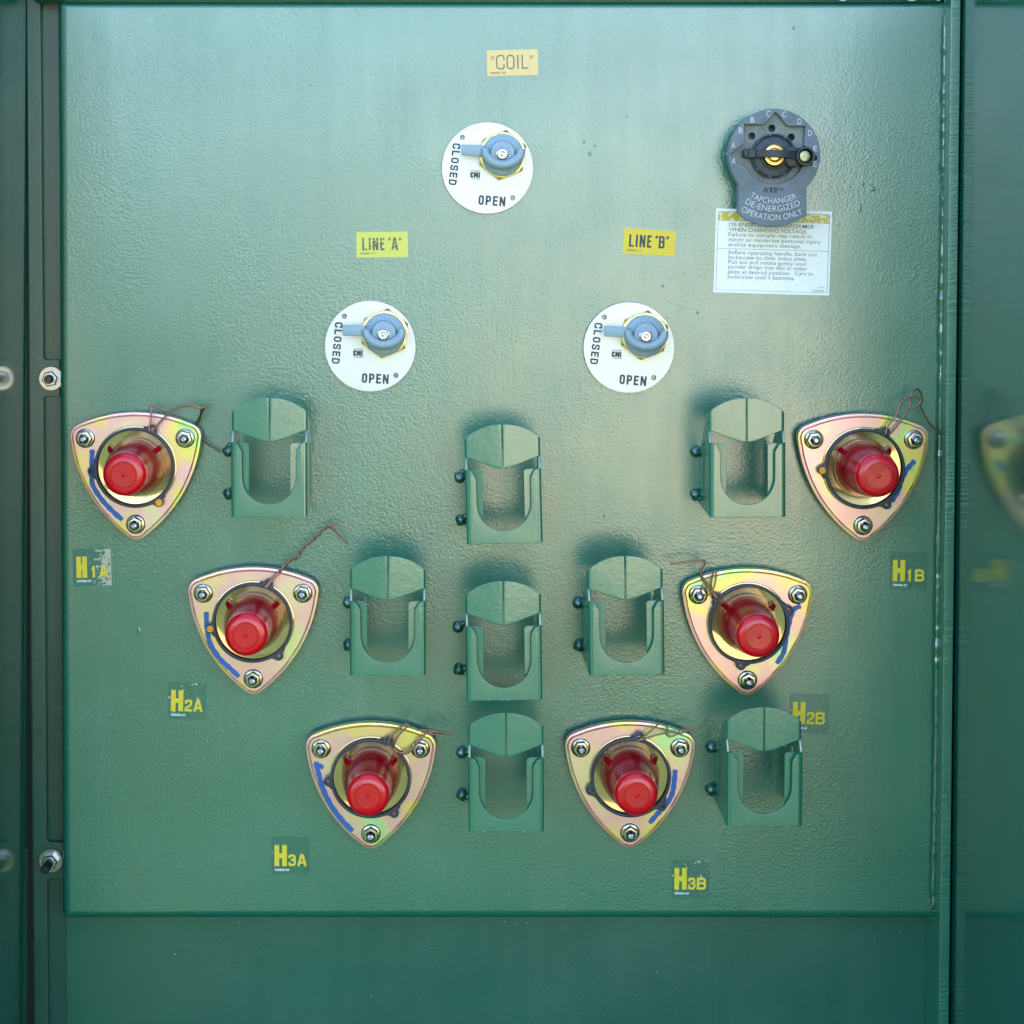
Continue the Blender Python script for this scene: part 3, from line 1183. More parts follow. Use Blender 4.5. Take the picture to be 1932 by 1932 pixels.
def switch_disc():
    e = empty('switch_dial', (0, 0, 0))
    s = S0
    R0 = 85.7 * s
    tr = lambda x, y: ((x - 965) / 8.904 * s, -(y - 980) / 8.904 * s)     # traced from the upper disc
    b = plate([circ(0, 0, R0, 96), circ(*tr(543, 470), 4.7 * s, 24), circ(*tr(1387, 1477), 4.7 * s, 24)], 0.0012, 0.0028, 0.0003)
    wn(obj('dial_plate', b, M_DISC, e, ang=50))

    def word(t, x0, x1, y0, y1, rot, bold, part, mat, h=0.0031):
        ax, az = tr(x0, y1)
        bx, bz = tr(x1, y0)
        return text_bm(t, h, ax, bx, az, bz, bold, rot=rot)
    bm = bmesh.new()
    # CLOSED runs downward: its box is laid flat at its centre, then turned
    cx, cy = 414, 915
    L, Hh = 698, 132
    q = 8.904

    def gword(t, x0, x1, y0, y1, th, rot, gap=0.34):
        ax, az = tr(x0, y1)
        bx, bz = tr(x1, y0)
        return gothic_word(t, ax, bx, az, bz, th / q * s, 0.0031, gap, rot)
    b2 = gword('CLOSED', cx - L / 2, cx + L / 2, cy - Hh / 2, cy + Hh / 2, 27, R(-96.0))
    obj('position_lettering', b2, M_DGREY, e, smooth=False)
    merge(bm, gword('OPEN', 815, 1265, 1444, 1606, 31, R(-4.0)))
    obj('position_lettering', bm, M_DGREY, e, smooth=False)
    bm = bmesh.new()
    merge(bm, gword('CMI', 676, 838, 1046, 1142, 27, R(-3.5), 0.12))
    for y in (1024, 1160):
        merge(bm, ribbon([tr(684, y - 3), tr(762, y + 1), tr(846, y + 7)], 9 / 8.904 * s, 0.0031, False))
    obj('maker_emblem', bm, M_DGREY, e, smooth=False)
    bm = word('703940', 1500, 1600, 570, 600, R(-58), 0.0, '', None)
    obj('serial_print', bm, M_MGREY, e, smooth=False)
    # brass hexagon seated on the plate, slightly chamfered to a round face
    hx, hz = tr(1215, 765)
    bm = bmesh.new()
    a0 = R(22)

    def hexring(r, rc, h, n=72):
        out = []
        ap = r * math.cos(math.pi / 6)
        for i in range(n):
            a = a0 + 2 * math.pi * i / n
            da = ((a - a0) % (math.pi / 3)) - math.pi / 6
            rr_ = min(ap / math.cos(da), rc)
            out.append(V(hx + rr_ * math.cos(a), hz + rr_ * math.sin(a), h))
        return out
    rh = 47.5 * s
    loft(bm, [hexring(rh, 9, 0.0029), hexring(rh, 9, 0.0075), hexring(rh, 43 * s, 0.0098), hexring(rh, 40.5 * s, 0.0102), hexring(rh, 30 * s, 0.0102)], False, True)
    obj('brass_nut', bm, M_BRASS, e, ang=25)
    # cast knob: drum, raised crescent handle, pointer bar, socket screw
    kx, kz = tr(1214, 772)
    bm = bmesh.new()
    lathe(bm, [(38.8 * s, 0.0095), (39.3 * s, 0.015), (38.6 * s, 0.018), (36.5 * s, 0.0193), (0.5 * s, 0.0205)], 56, kx, kz)
    # raised round boss
    lathe(bm, [(24 * s, 0.019), (23.5 * s, 0.0235), (21.5 * s, 0.0255), (0.5 * s, 0.026)], 40, kx - 0.5 * s, kz + 3 * s)
    kn = obj('knob', bm, M_CAST, e, ang=50)
    bm = bmesh.new()
    pts, rad = [], []
    for i in range(33):
        a = R(172 + (366 - 172) * i / 32)
        rx, rz = 33.5 * s, 26 * s
        q = abs(i - 16) / 16
        pts.append(V(kx + rx * math.cos(a), kz + 7.5 * s + rz * math.sin(a) * 1.0, 0.0275))
        rad.append(s * (9.0 - 1.8 * q ** 3))
    tube(bm, pts, 0, 14, radii=rad)
    obj('finger_loop', bm, M_CAST, kn, ang=60)
    bm = bmesh.new()
    bx0, bz1 = tr(528, 605)
    bx1, bz0 = tr(900, 788)
    box(bm, bx0, bx1, bz0 + 1.2 * s, bz1, 0.021, 0.027, bev=0.0008)
    for v in bm.verts:
        v.co.z -= (v.co.x - bx0) * 0.035
    obj('pointer', bm, M_CAST, kn)
    sx, sz = tr(1201, 765)
    bm = bmesh.new()
    lathe(bm, [(11.8 * s, 0.0255), (11.8 * s, 0.0275), (9.6 * s, 0.028), (9.6 * s, 0.0315), (8.6 * s, 0.0325), (5.2 * s, 0.0325), (4.9 * s, 0.0322), (4.9 * s, 0.029), (0.3 * s, 0.0285)], 24, sx, sz)
    obj('socket_screw', bm, M_STEEL, kn)
    bm = bmesh.new()
    lathe(bm, [(3.1 * s, 0.0291), (3.0 * s, 0.0302), (0.3 * s, 0.0304)], 10, sx, sz)
    obj('screw_socket', bm, M_STEEL, kn)
    return e


dial = switch_disc()
for i, (u, v, lab) in enumerate(((919.7, 317.4, 'round white OPEN/CLOSED switch dial below the COIL sticker'),
                                 (698.7, 653.0, 'round white OPEN/CLOSED switch dial below the LINE "A" sticker'),
                                 (1186.2, 655.8, 'round white OPEN/CLOSED switch dial below the LINE "B" sticker'))):
    o = dial if i == 0 else copy_tree(dial)
    o.location = P(u, v, 0.0025)
    o.rotation_euler = (0, R((0, -1.0, 0.6)[i]), 0)
    tag(o, lab, 'switch', 'round switch dials')

# ------------------------------------------------------------------ tap changer


def tap_changer():
    HF = 0.036
    s = sc_at(HF)
    ct = P(1460.8, 292.2, HF)
    e = empty('tap_changer', Vector((ct.x, 0, ct.z)), 'dark grey plastic tap changer with black handle and lettered index plate', 'tap changer')
    k = s / 5.12

    def T(x, y):
        return ((x - 717) * k, -(y - 530) * k)
    def Th(x, y, dh):
        p = P(1320.8 + x / 5.12, 188.7 + y / 5.12, HF + dh)
        return (p.x - ct.x, p.z - ct.z)
    # outline: round head running into a square-shouldered tail with a shallow rounded end
    out = []
    for i in range(61):
        a = R(-39 + (219 + 39) * i / 60)
        out.append((443 * k * math.cos(a), 443 * k * math.sin(a)))
    tail = [(375, 830), (372, 1090), (425, 1140), (520, 1188), (600, 1214), (700, 1226), (790, 1216), (880, 1190), (965, 1152), (1026, 1118), (1032, 1090), (1032, 838)]
    out = out + [T(*p) for p in tail]
    star = [(728, 120), (760, 148), (835, 246), (860, 256), (1012, 252), (1012, 300), (1004, 430), (1015, 452), (1128, 548), (1130, 570), (1065, 630)]
    for i in range(15):
        a = R(-20 - 140 * i / 14)
        star.append((715 + 296 * math.cos(a), 530 - 282 * math.sin(a)))
    star += [(365, 610), (300, 540), (296, 520), (415, 430), (428, 405), (430, 262), (428, 234), (590, 240), (625, 232)]
    starl = [T(*p) for p in star]
    wn(obj('index_plate', plate([out, starl], HF - 0.007, HF, 0.0006), M_PLASTIC, e, ang=50))
    inner = [(x * 0.985, z * 0.985) for x, z in out]
    holes = [circ(*T(*p), 34 * k, 24) for p in ((705, 270), (512, 345), (892, 356))]
    wn(obj('back_plate', plate([inner] + holes, HF - 0.017, HF - 0.0075, 0.0005), M_PLASTIC2, e, ang=50))
    bm = bmesh.new()
    b2 = plate([[(x * 0.9, z * 0.9) for x, z in out]], 0.0, HF - 0.018, 0.0005)
    merge(bm, b2)
    obj('mounting_body', bm, M_BPLASTIC, e)
    for x, y, r in ((605, 295, 30), (808, 303, 31), (466, 440, 29), (812, 750, 32), (600, 760, 26)):
        obj('moulding_ring', plate([circ(*T(x, y), r * k, 24), circ(*T(x, y), (r - 4) * k, 24)], HF - 0.0075, HF - 0.0068), M_PLASTIC, e)
    for x, y, r in ((602, 195, 20), (852, 205, 17), (385, 387, 18), (1050, 410, 17), (336, 645, 18), (1093, 676, 17), (688, 1195, 20),
                    (420, 868, 30), (988, 893, 30), (930, 822, 32), (480, 810, 28)):
        obj('moulding_ring', plate([circ(*T(x, y), r * k, 24), circ(*T(x, y), (r - 3.5) * k, 24)], HF, HF + 0.0005), M_PLASTIC, e)
    # hub: ring wall with rim lugs, collar, brass shaft end
    hx, hz = T(712, 541)
    bm = bmesh.new()
    lathe(bm, [(216 * k, HF - 0.0075), (216 * k, HF + 0.001), (204 * k, HF + 0.002), (196 * k, HF + 0.0008), (190 * k, HF - 0.002), (130 * k, HF - 0.001),
               (128 * k, HF + 0.003), (112 * k, HF + 0.0035), (108 * k, HF + 0.001), (106 * k, HF - 0.006)], 64, hx, hz, cap1=False)
    for i in range(9):
        a = R(20 + 40 * i)
        b2 = bmesh.new()
        box(b2, 192 * k, 214 * k, -17 * k, 17 * k, HF, HF + 0.0028, bev=0.0004)
        merge(bm, b2, 0, Matrix.Translation((hx, 0, hz)) @ Matrix.Rotation(-a, 4, 'Y'))
    obj('hub_ring', bm, M_HUB, e)
    bm = bmesh.new()
    lathe(bm, [(108 * k, HF - 0.006), (107 * k, HF - 0.0005), (98 * k, HF + 0.0008), (72 * k, HF + 0.0012), (62 * k, HF + 0.0004), (58 * k, HF + 0.0024), (50 * k, HF + 0.003), (2 * k, HF + 0.0036)], 32, *Th(724, 530, 0.003))
    obj('brass_shaft', bm, M_BRASS, e, ang=25)
    # handle: an arched bar from the left stub over the shaft to the ring boss with its lock screw
    hd_bm = bmesh.new()
    prof = [(440, 514, 0.006, 41), (470, 514, 0.0115, 42), (535, 516, 0.0125, 43), (542, 516, 0.0115, 35), (600, 516, 0.015, 37), (712, 516, 0.0165, 37), (850, 520, 0.0155, 37),
            (930, 528, 0.012, 40), (1000, 538, 0.009, 52)]
    rings = []
    for x, y, hgt, half in prof:
        cx, cz = Th(x, y, hgt)
        hw = half * k
        t = 0.0048
        H1 = HF + hgt
        rings.append([V(cx, cz - hw, H1 - t), V(cx, cz - hw * 0.96, H1 - 0.0006), V(cx, cz - hw * 0.86, H1), V(cx, cz + hw * 0.86, H1), V(cx, cz + hw * 0.96, H1 - 0.0006), V(cx, cz + hw, H1 - t)])
    loft(hd_bm, rings, True, True)
    cx, cz = Th(455, 514, 0.010)
    box(hd_bm, cx - 30 * k, cx + 70 * k, cz - 40 * k, cz + 40 * k, HF - 0.004, HF + 0.010, bev=0.0008)
    bx, bz = Th(1022, 541, 0.0135)
    lathe(hd_bm, [(90 * k, HF - 0.006), (92 * k, HF + 0.012), (86 * k, HF + 0.0135), (74 * k, HF + 0.0135), (68 * k, HF + 0.012), (66 * k, HF + 0.002), (2 * k, HF + 0.002)], 40, bx, bz)
    # web from the boss to the hub
    poly = [Th(x, y, 0.006) for x, y in ((890, 440), (940, 462), (985, 470), (985, 620), (930, 645), (860, 648), (830, 600), (830, 470))]
    merge(hd_bm, plate([poly], HF - 0.003, HF + 0.006, 0.0008))
    hd = obj('handle', hd_bm, M_BPLASTIC, e)
    bm = bmesh.new()
    sx, sz = Th(1013, 543, 0.0105)
    M_SCREW = simple('olive_plated_screw', (0.36, 0.34, 0.16), 0.3, 1.0)
    lathe(bm, [(56 * k, HF + 0.002), (56 * k, HF + 0.0085), (50 * k, HF + 0.0103), (28 * k, HF + 0.0108), (2 * k, HF + 0.0108)], 32, sx, sz)
    sc = obj('lock_screw', bm, M_SCREW, hd)
    bm = bmesh.new()
    for a in (R(20), R(110)):
        b2 = bmesh.new()
        box(b2, -28 * k, 28 * k, -7 * k, 7 * k, HF + 0.0106, HF + 0.0110)
        merge(bm, b2, 0, Matrix.Translation((sx, 0, sz)) @ Matrix.Rotation(-a, 4, 'Y'))
    # the cross and its square middle are one dark mark
    b2 = bmesh.new()
    box(b2, -14 * k, 14 * k, -14 * k, 14 * k, HF + 0.0105, HF + 0.0112)
    merge(bm, b2, 0, Matrix.Translation((sx, 0, sz)) @ Matrix.Rotation(R(-20), 4, 'Y'))
    # dark raised cross, its colour standing for the shade in a recess
    sm = obj('cross_slot', bm, M_BLOB, hd, smooth=False)
    # raised white letters
    bm = bmesh.new()
    for ch, x, y in (('A', 322, 440), ('A', 324, 587), ('B', 391, 294), ('B', 504, 195), ('C', 656, 135), ('C', 810, 140), ('D', 958, 210), ('D', 1060, 320), ('E', 1112, 470), ('E', 1112, 618)):
        a, b_ = T(x - 19, y + 27)
        c_, d_ = T(x + 19, y - 27)
        merge(bm, text_bm(ch, HF + 0.0008, a, c_, b_, d_, 0.0))
    obj('tap_letters', bm, M_FADEDWHITE, e, smooth=False)
    bm = bmesh.new()
    cx, cz = T(717, 535)
    merge(bm, arc_text('TAPCHANGER', cx, cz, 466 * k, R(-30.5), R(28.5), 56 * k, HF + 0.0008, -0.008))
    merge(bm, arc_text('DE-ENERGIZED', cx, cz, 541 * k, R(-31.5), R(28.5), 58 * k, HF + 0.0008, -0.008))
    merge(bm, arc_text('OPERATION ONLY', cx, cz, 626 * k, R(-31.0), R(26.5), 58 * k, HF + 0.0008, -0.008))
    obj('caution_lettering', bm, M_FADEDWHITE, e, smooth=False)
    bm = bmesh.new()
    a, b_ = T(608, 893)
    c_, d_ = T(765, 843)
    merge(bm, text_bm('RTE', HF + 0.0008, a, c_, b_, d_, 0.04, shear=0.25))
    b2 = bmesh.new()
    rx, rz = T(790, 860)
    merge(bm, plate([circ(rx, rz, 13 * k, 20), circ(rx, rz, 9 * k, 20)], HF + 0.0002, HF + 0.0009))
    a, b_ = T(786, 866)
    c_, d_ = T(795, 854)
    merge(bm, text_bm('R', HF + 0.0008, a, c_, b_, d_, 0.0))
    obj('maker_emblem', bm, M_BPLASTIC, e, smooth=False)
    # two small index pins on the head's sides
    for x0, x1, y0, y1 in ((256, 282, 500, 545), (1148, 1162, 552, 590)):
        a, b_ = T(x0, y1)
        c_, d_ = T(x1, y0)
        bm = bmesh.new()
        box(bm, a, c_, b_, d_, HF - 0.006, HF - 0.002, bev=0.0004)
        obj('index_pin', bm, M_PLASTIC, e)


tap_changer()

# ------------------------------------------------------------------ parking brackets
HB = 0.095                   # front of the U plate
HLF = HB - 0.008             # the two leaves lie a little behind it


def bracket():
    s = sc_at(HB)
    e = empty('parking_bracket', (0, 0, 0))
    th = 0.0022
    hw = 72.0
    # lower front U plate with its round-bottomed mouth; the outer edges are rolled into the sides
    fr = 6.5                                   # fold radius in measured pixels
    ow = 51.3
    U = [(-hw + fr, -84), (-59, -88), (-51.8, -101)]
    for i in range(25):
        a = math.pi + math.pi * i / 24
        U.append((ow * math.cos(a), -150.3 + ow * math.sin(a)))
    U += [(51.8, -101), (59, -88), (hw - fr, -84), (hw - fr, -225.5), (-hw + fr, -225.5)]
    b = plate([[(x * s, z * s) for x, z in U]], HB - th, HB, 0.0005)
    # folds
    for sg in (-1, 1):
        rings = []
        for k in range(7):
            a = math.pi / 2 * k / 6
            xo = sg * (hw - fr + fr * math.sin(a)) * s
            ho = HB - fr * s + fr * s * math.cos(a)
            xi = sg * (hw - fr + (fr * s - th) / s * math.sin(a)) * s
            hi = HB - fr * s + (fr * s - th) * math.cos(a)
            rings.append((xo, ho, xi, hi))
        bb = bmesh.new()
        zt_, zb_ = -83.5 * s, -225.5 * s
        loft(bb, [[V(xo, zt_, ho), V(xo, zb_, ho), V(xi, zb_, hi), V(xi, zt_, hi)] for xo, ho, xi, hi in rings], True, True)
        bmesh.ops.recalc_face_normals(bb, faces=bb.faces)
        merge(b, bb)
    wn(obj('front_plate', b, M_STAND, e, ang=50))
    # leaves
    for sg in (-1, 1):
        arch = []
        for i in range(13):
            x = 1.2 + (hw - 5 - 1.2) * i / 12
            arch.append((sg * x, -26.5 * (x / hw) ** 2.3))
        lf = arch + [(sg * (hw - 5), -62), (sg * 15, -83), (sg * 4, -84), (sg * 1.2, -82)]
        if sg < 0:
            lf = [(x, z) for x, z in lf]
        bb = plate([[(x * s, z * s) for x, z in lf]], HLF - th, HLF, 0.0005)
        # rolled outer edge of the leaf
        rings = []
        f2 = 5.5
        for k in range(7):
            a = math.pi / 2 * k / 6
            rings.append((sg * (hw - f2 - 0.3 + f2 * math.sin(a)) * s, HLF - f2 * s + f2 * s * math.cos(a),
                          sg * (hw - f2 - 0.3 + (f2 * s - th) / s * math.sin(a)) * s, HLF - f2 * s + (f2 * s - th) * math.cos(a)))
        b3 = bmesh.new()
        loft(b3, [[V(xo, -24.5 * s - (i / 6) * 3 * s, ho), V(xo, -62 * s, ho), V(xi, -62 * s, hi), V(xi, -24.5 * s - (i / 6) * 3 * s, hi)] for i, (xo, ho, xi, hi) in enumerate(rings)], True, True)
        bmesh.ops.recalc_face_normals(b3, faces=b3.faces)
        merge(bb, b3)
        # each leaf was bent a hair more or less than square
        piv = Vector((sg * hw * s, -HLF, 0))
        bmesh.ops.transform(bb, matrix=Matrix.Translation(piv) @ Matrix.Rotation(sg * R(1.7), 4, 'Z') @ Matrix.Translation(-piv), verts=bb.verts)
        wn(obj('top_leaf', bb, M_STAND, e, ang=50))
    # sides: profile in (height, z), with a long slot
    for sg in (-1, 1):
        prof = [(HLF - 5.4 * s, -27.5 * s), (0.072, -30 * s), (0.0, -128 * s), (0.0, -222 * s), (HB - 6.3 * s, -225.4 * s), (HB - 6.3 * s, -84 * s), (HLF - 5.4 * s, -62 * s)]
        slot = [(0.034, -100 * s), (0.052, -88 * s), (0.052, -192 * s), (0.030, -192 * s)]
        bb = plate([prof, slot], 0, th, 0.0004)
        # curve plane (x = height, z) -> a sheet standing at x = +-hw
        M_ = Matrix(((0, sg, 0, sg * (hw * s - th) if sg > 0 else -(hw * s)), (-1, 0, 0, 0), (0, 0, 1, 0), (0, 0, 0, 1)))
        for v in bb.verts:
            hgt, t_, z = v.co.x, -v.co.y, v.co.z
            xx = sg * (hw * s - th + t_)
            v.co = Vector((xx, -hgt, z))
        bmesh.ops.recalc_face_normals(bb, faces=bb.faces)
        wn(obj('side_plate', bb, M_STAND, e, ang=50))
        # inner guide tab behind the mouth
        tab = [(sg * (hw - 1), -85.5)]
        for k in range(6):
            a = math.pi / 2 * k / 5
            tab.append((sg * (39 + 7 - 7 * math.sin(a)), -92.5 + 7 * math.cos(a)))
        tab += [(sg * 39, -215), (sg * (hw - 1), -215)]
        bb = plate([[(x * s, z * s) for x, z in tab]], HB - 0.0085, HB - 0.0063, 0.0004)
        piv = Vector((sg * 60 * s, -(HB - 0.0063), 0))
        bmesh.ops.transform(bb, matrix=Matrix.Translation(piv) @ Matrix.Rotation(sg * R(4), 4, 'Z') @ Matrix.Translation(-piv), verts=bb.verts)
        wn(obj('guide_tab', bb, M_STAND, e, ang=50))
    return e


def weld_spot_mesh(seed):
    r_ = random.Random(seed)
    bm = bmesh.new()
    bmesh.ops.create_icosphere(bm, subdivisions=3, radius=1)
    off = Vector((seed * 3.1, seed, 0))
    for v in bm.verts:
        p = v.co.copy()
        k = 1 + 0.22 * noise.noise(p * 1.3 + off) + 0.10 * noise.noise(p * 3.1 + off)
        v.co = Vector((p.x * k * 0.0058, p.y * k * 0.0042, p.z * k * 0.0055))
    # a small drip of spatter on top
    b2 = bmesh.new()
    bmesh.ops.create_icosphere(b2, subdivisions=2, radius=0.0028)
    merge(bm, b2, 0, Matrix.Translation((0.001, -0.001, 0.0058)))
    return bm


br = bracket()
for i in range(2):
    w_ = obj('weld_spot', weld_spot_mesh(i + 1), M_BLOB, br, ang=80)
    w_.location = (-0.0415, -0.004, (-0.0585, -0.1005)[i])
spots = [  # u of the seam, v of the top, roll, spot x, label
    (506.8, 750.5, 0.0, -0.047, 'green steel bracket beside the upper left red-capped fitting'),
    (948.6, 800.5, -1.5, -0.0415, 'green steel bracket at the top of the middle column of three'),
    (730.6, 1049.5, 0.0, -0.0410, 'green steel bracket right of the middle left red-capped fitting'),
    (949.5, 1096.5, -0.8, -0.0430, 'green steel bracket in the middle of the centre column of three'),
    (1177.0, 1049.0, -0.9, -0.0385, 'green steel bracket with a scratched lower edge, left of the middle right red-capped fitting'),
    (955.6, 1345.0, -0.2, -0.0420, 'green steel bracket between the two lowest red-capped fittings'),
    (1441.5, 1334.8, 0.2, -0.0385, 'green steel bracket overlapping the H2B sticker'),
    (1411.0, 751.0, -0.4, -0.0390, 'green steel bracket beside the upper right red-capped fitting'),
]
for i, (u, v, roll, sx, lab) in enumerate(spots):
    o = br if i == 0 else copy_tree(br)
    p = P(u, v, HLF)
    o.location = (p.x, 0, p.z)
    o.rotation_euler = (0, R(roll), R((0.5, -0.6, 0.3, -0.2, 0.7, -0.4, 0.2, -0.8)[i]))
    tag(o, lab, 'bracket', 'green parking brackets on the tank')
    left = [c for c in o.children if c.name.startswith('weld_spot') and c.location.x < 0]
    for k, c in enumerate(left):
        c.location.x = sx
        c.rotation_euler = (0, R(47 * i + 90 * k) * 0.3, 0)

# scratches on two of the brackets, and the bare-metal nicks on their lower edges
M_SCRATCH = simple('pale_scratch', (0.16, 0.27, 0.22), 0.4)
brs = [o for o in COL.objects if o.get('category') == 'bracket']
sB = sc_at(HB)


def scratch(o, h, strokes, c0, v0):
    bm = bmesh.new()
    for q in strokes:
        merge(bm, ribbon([((x - c0) * sB, -(y - v0) * sB) for x, y in q], 0.8 * sB, h + 0.00015))
    obj('scratch', bm, M_SCRATCH, o, smooth=False)


scratch(brs[4], HB, [((1158, 1258), (1165, 1262), (1172, 1255), (1180, 1266), (1192, 1262)), ((1166, 1270), (1171, 1262), (1168, 1250)), ((1176, 1268), (1186, 1271))], 1177, 1050)
scratch(brs[0], HLF + 0.0014, [((524, 786), (527, 792), (533, 794), (536, 786)), ((537, 787), (545, 783))], 506.8, 751)
rs = random.Random(5)
for k, o in enumerate(brs):
    bm = bmesh.new()
    for q in range(4):
        x = rs.uniform(-60, 60)
        add_face(bm, [bm.verts.new(V((x + dx) * sB, dz * sB, HB + 0.00012)) for dx, dz in ((-2.2, -225.2), (2.0, -225.2), (1.1, -223.9), (-0.8, -223.6))])
    obj('edge_nicks', bm, M_SCRATCH, o, smooth=False)

# ------------------------------------------------------------------ bushings
HP = 0.021                    # front face of the flange plate


def reuleaux(inr, n=24, circum=140.0, rc=26.0):
    """rounded three-cornered outline, one corner straight down; inr = offset inward in measured pixels"""
    c = circum - rc
    d = 164.6 * 1.0
    Rb = 104 + d - inr
    r = rc - inr * 0.9
    pts = []
    cds = [R(-90 + 120 * k) for k in range(3)]
    for k in range(3):
        a = cds[k]
        Cx, Cz = (circum - rc) * math.cos(a), (circum - rc) * math.sin(a)
        # big arc after this corner is centred toward the vertex that is neither of its ends
        b = cds[(k + 2) % 3]
        bx, bz = d * math.cos(b), d * math.sin(b)
        bp = cds[(k + 1) % 3]
        bpx, bpz = d * math.cos(bp), d * math.sin(bp)
        a0 = math.atan2(Cz - bpz, Cx - bpx)
        a1 = math.atan2(Cz - bz, Cx - bx)
        da = (a1 - a0) % (2 * math.pi)
        for i in range(9):
            t = a0 + da * i / 8
            pts.append((Cx + r * math.cos(t), Cz + r * math.sin(t)))
        # big arc from here to the next corner
        n2 = cds[(k + 1) % 3]
        Nx, Nz = (circum - rc) * math.cos(n2), (circum - rc) * math.sin(n2)
        e0 = a1
        e1 = math.atan2(Nz - bz, Nx - bx)
        de = (e1 - e0) % (2 * math.pi)
        for i in range(1, n):
            t = e0 + de * i / n
            pts.append((bx + Rb * math.cos(t), bz + Rb * math.sin(t)))
    return pts


def bushing_base():
    """flange plate, gasket, nuts with studs, cap: everything the six share"""
    s = sc_at(HP)
    e = empty('bushing', (0, 0, 0))

    def ring(inr, h):
        return [V(x * s, z * s, h) for x, z in reuleaux(inr)]
    bm = bmesh.new()
    loft(bm, [ring(6, 0.0), ring(5, 0.012)], False, True)
    obj('gasket', bm, M_BLACK, e)
    bm = bmesh.new()
    rings = [ring(2, 0.0105), ring(0.3, 0.0115), ring(0, 0.0135), ring(0.4, 0.0180), ring(1.4, 0.0192), ring(4.6, 0.0194), ring(5.4, 0.0180), ring(6.2, 0.0180), ring(6.9, HP - 0.0010), ring(8.2, HP)]
    loft(bm, rings, True, True)
    # small unevenness of the pressed rim
    for v in bm.verts:
        if v.co.y > -0.0182:
            v.co += Vector((noise.noise(v.co * 160), noise.noise(v.co * 160 + Vector((9, 0, 0))) * 0.6, noise.noise(v.co * 160 + Vector((0, 9, 0))))) * 0.0005
    fl = wn(obj('flange_plate', bm, M_IRID, e, ang=30))
    bm = bmesh.new()
    lathe(bm, [(79 * s, HP - 0.001), (78 * s, HP + 0.0012), (75 * s, HP + 0.0016), (69 * s, HP + 0.0010), (30 * s, HP + 0.0006)], 72)
    obj('bright_seat', bm, M_MIRROR, e)
    # nuts
    for k in range(3):
        a = R(-90 + 120 * k)
        cx, cz = 109 * s * math.cos(a), 109 * s * math.sin(a)
        bm = bmesh.new()
        lathe(bm, [(18.6 * s, HP), (18.4 * s, HP + 0.0012), (16.5 * s, HP + 0.0022), (12 * s, HP + 0.003)], 36)
        hp = hexpts(15.3 * s, R(30 + 17 * k))
        h0 = HP + 0.0018
        loft(bm, [[V(x, z, h0) for x, z in hp], [V(x, z, h0 + 0.0058) for x, z in hp], [V(x * .90, z * .90, h0 + 0.0070) for x, z in hp], [V(x * .66, z * .66, h0 + 0.0072) for x, z in hp], [V(x * .60, z * .60, h0 + 0.0055) for x, z in hp]], False, True)
        nn = obj('flange_nut', bm, M_ZINC, e, ang=22)
        nn.location = (cx, 0, cz)
        bm = bmesh.new()
        h1 = h0 + 0.0055
        prof = [(8.4 * s, h1 - 0.003)]
        for q in range(5):
            prof += [(8.6 * s, h1 + 0.0013 * q), (7.6 * s, h1 + 0.0013 * q + 0.0006)]
        prof += [(6.0 * s, h1 + 0.0072), (5.6 * s, h1 + 0.0095), (3.4 * s, h1 + 0.0100), (2.8 * s, h1 + 0.0085)]
        lathe(bm, prof, 20)
        obj('stud', bm, M_STEEL, nn, ang=20)
    # red dust cap
    bm = bmesh.new()
    hb = HP + 0.0012
    Lc = 0.078
    rf = 38.3
    prof = [(54.6 * s, hb - 0.0003), (54.6 * s, hb + 0.0040), (54.4 * s, hb + 0.0055), (54.2 * s, hb + 0.0070), (54.0 * s, hb + 0.0080), (53.8 * s, hb + 0.0088)]
    mis = [1, 1, 1, 1, 1]
    for q in range(1, 9):
        t = q / 8
        prof.append(((53.8 - (53.8 - 41.0) * t) * s, hb + 0.0088 + (Lc - 0.0266) * t))
        mis.append(1)
    hE = prof[-1][1]
    prof.append((39.8 * s, hE + 0.004))
    mis.append(0)
    fl_r = 12.5
    for q in range(1, 9):
        t = math.pi / 2 * q / 8
        prof.append(((39.8 - fl_r + fl_r * math.cos(t)) * s, hE + 0.004 + 0.0065 * math.sin(t)))
        mis.append(0)
    top = prof[-1][1]
    prof += [(24.6 * s, top + 0.0003), (24.0 * s, top + 0.0010), (22.8 * s, top + 0.0010), (22.0 * s, top + 0.0003), (4 * s, top + 0.0002), (3.4 * s, top + 0.0006), (2.2 * s, top + 0.0013), (0.9 * s, top + 0.0016)]
    mis += [0] * 8
    lathe(bm, prof, 64, mis=mis)
    cp = obj('dust_cap', bm, [M_RED, M_REDT], e, ang=38)
    # the clear skirt's two moulded ears
    for a in (R(38), R(142)):
        b2 = bmesh.new()
        loft(b2, [[V(46 * s, -5 * s, hb + q), V(52 * s + ex * s, -5 * s, hb + q), V(52 * s + ex * s, 5 * s, hb + q), V(46 * s, 5 * s, hb + q)] for q, ex in ((0, 12), (0.006, 10), (0.016, 1))], True, True)
        bmesh.ops.recalc_face_normals(b2, faces=b2.faces)
        bmesh.ops.bevel(b2, geom=list(b2.edges), offset=0.0008, segments=2, affect='EDGES', profile=0.5)
        bmesh.ops.transform(b2, matrix=Matrix.Rotation(-a, 4, 'Y'), verts=b2.verts)
        obj('cap_ear', b2, M_REDT, cp)
    # raised maker's lettering on the cap's end
    bm = bmesh.new()
    hh_ = top + 0.0005
    merge(bm, text_bm('HUBBELL', hh_, -13 * s, 13 * s, -12.5 * s, -8.0 * s, 0.01))
    merge(bm, arc_text('SHIPPING CAP', 0, 0, 20.5 * s, R(-52), R(52), 4.2 * s, hh_, 0.01))
    obj('cap_lettering', bm, M_RELIEF, cp, smooth=False)
    return e


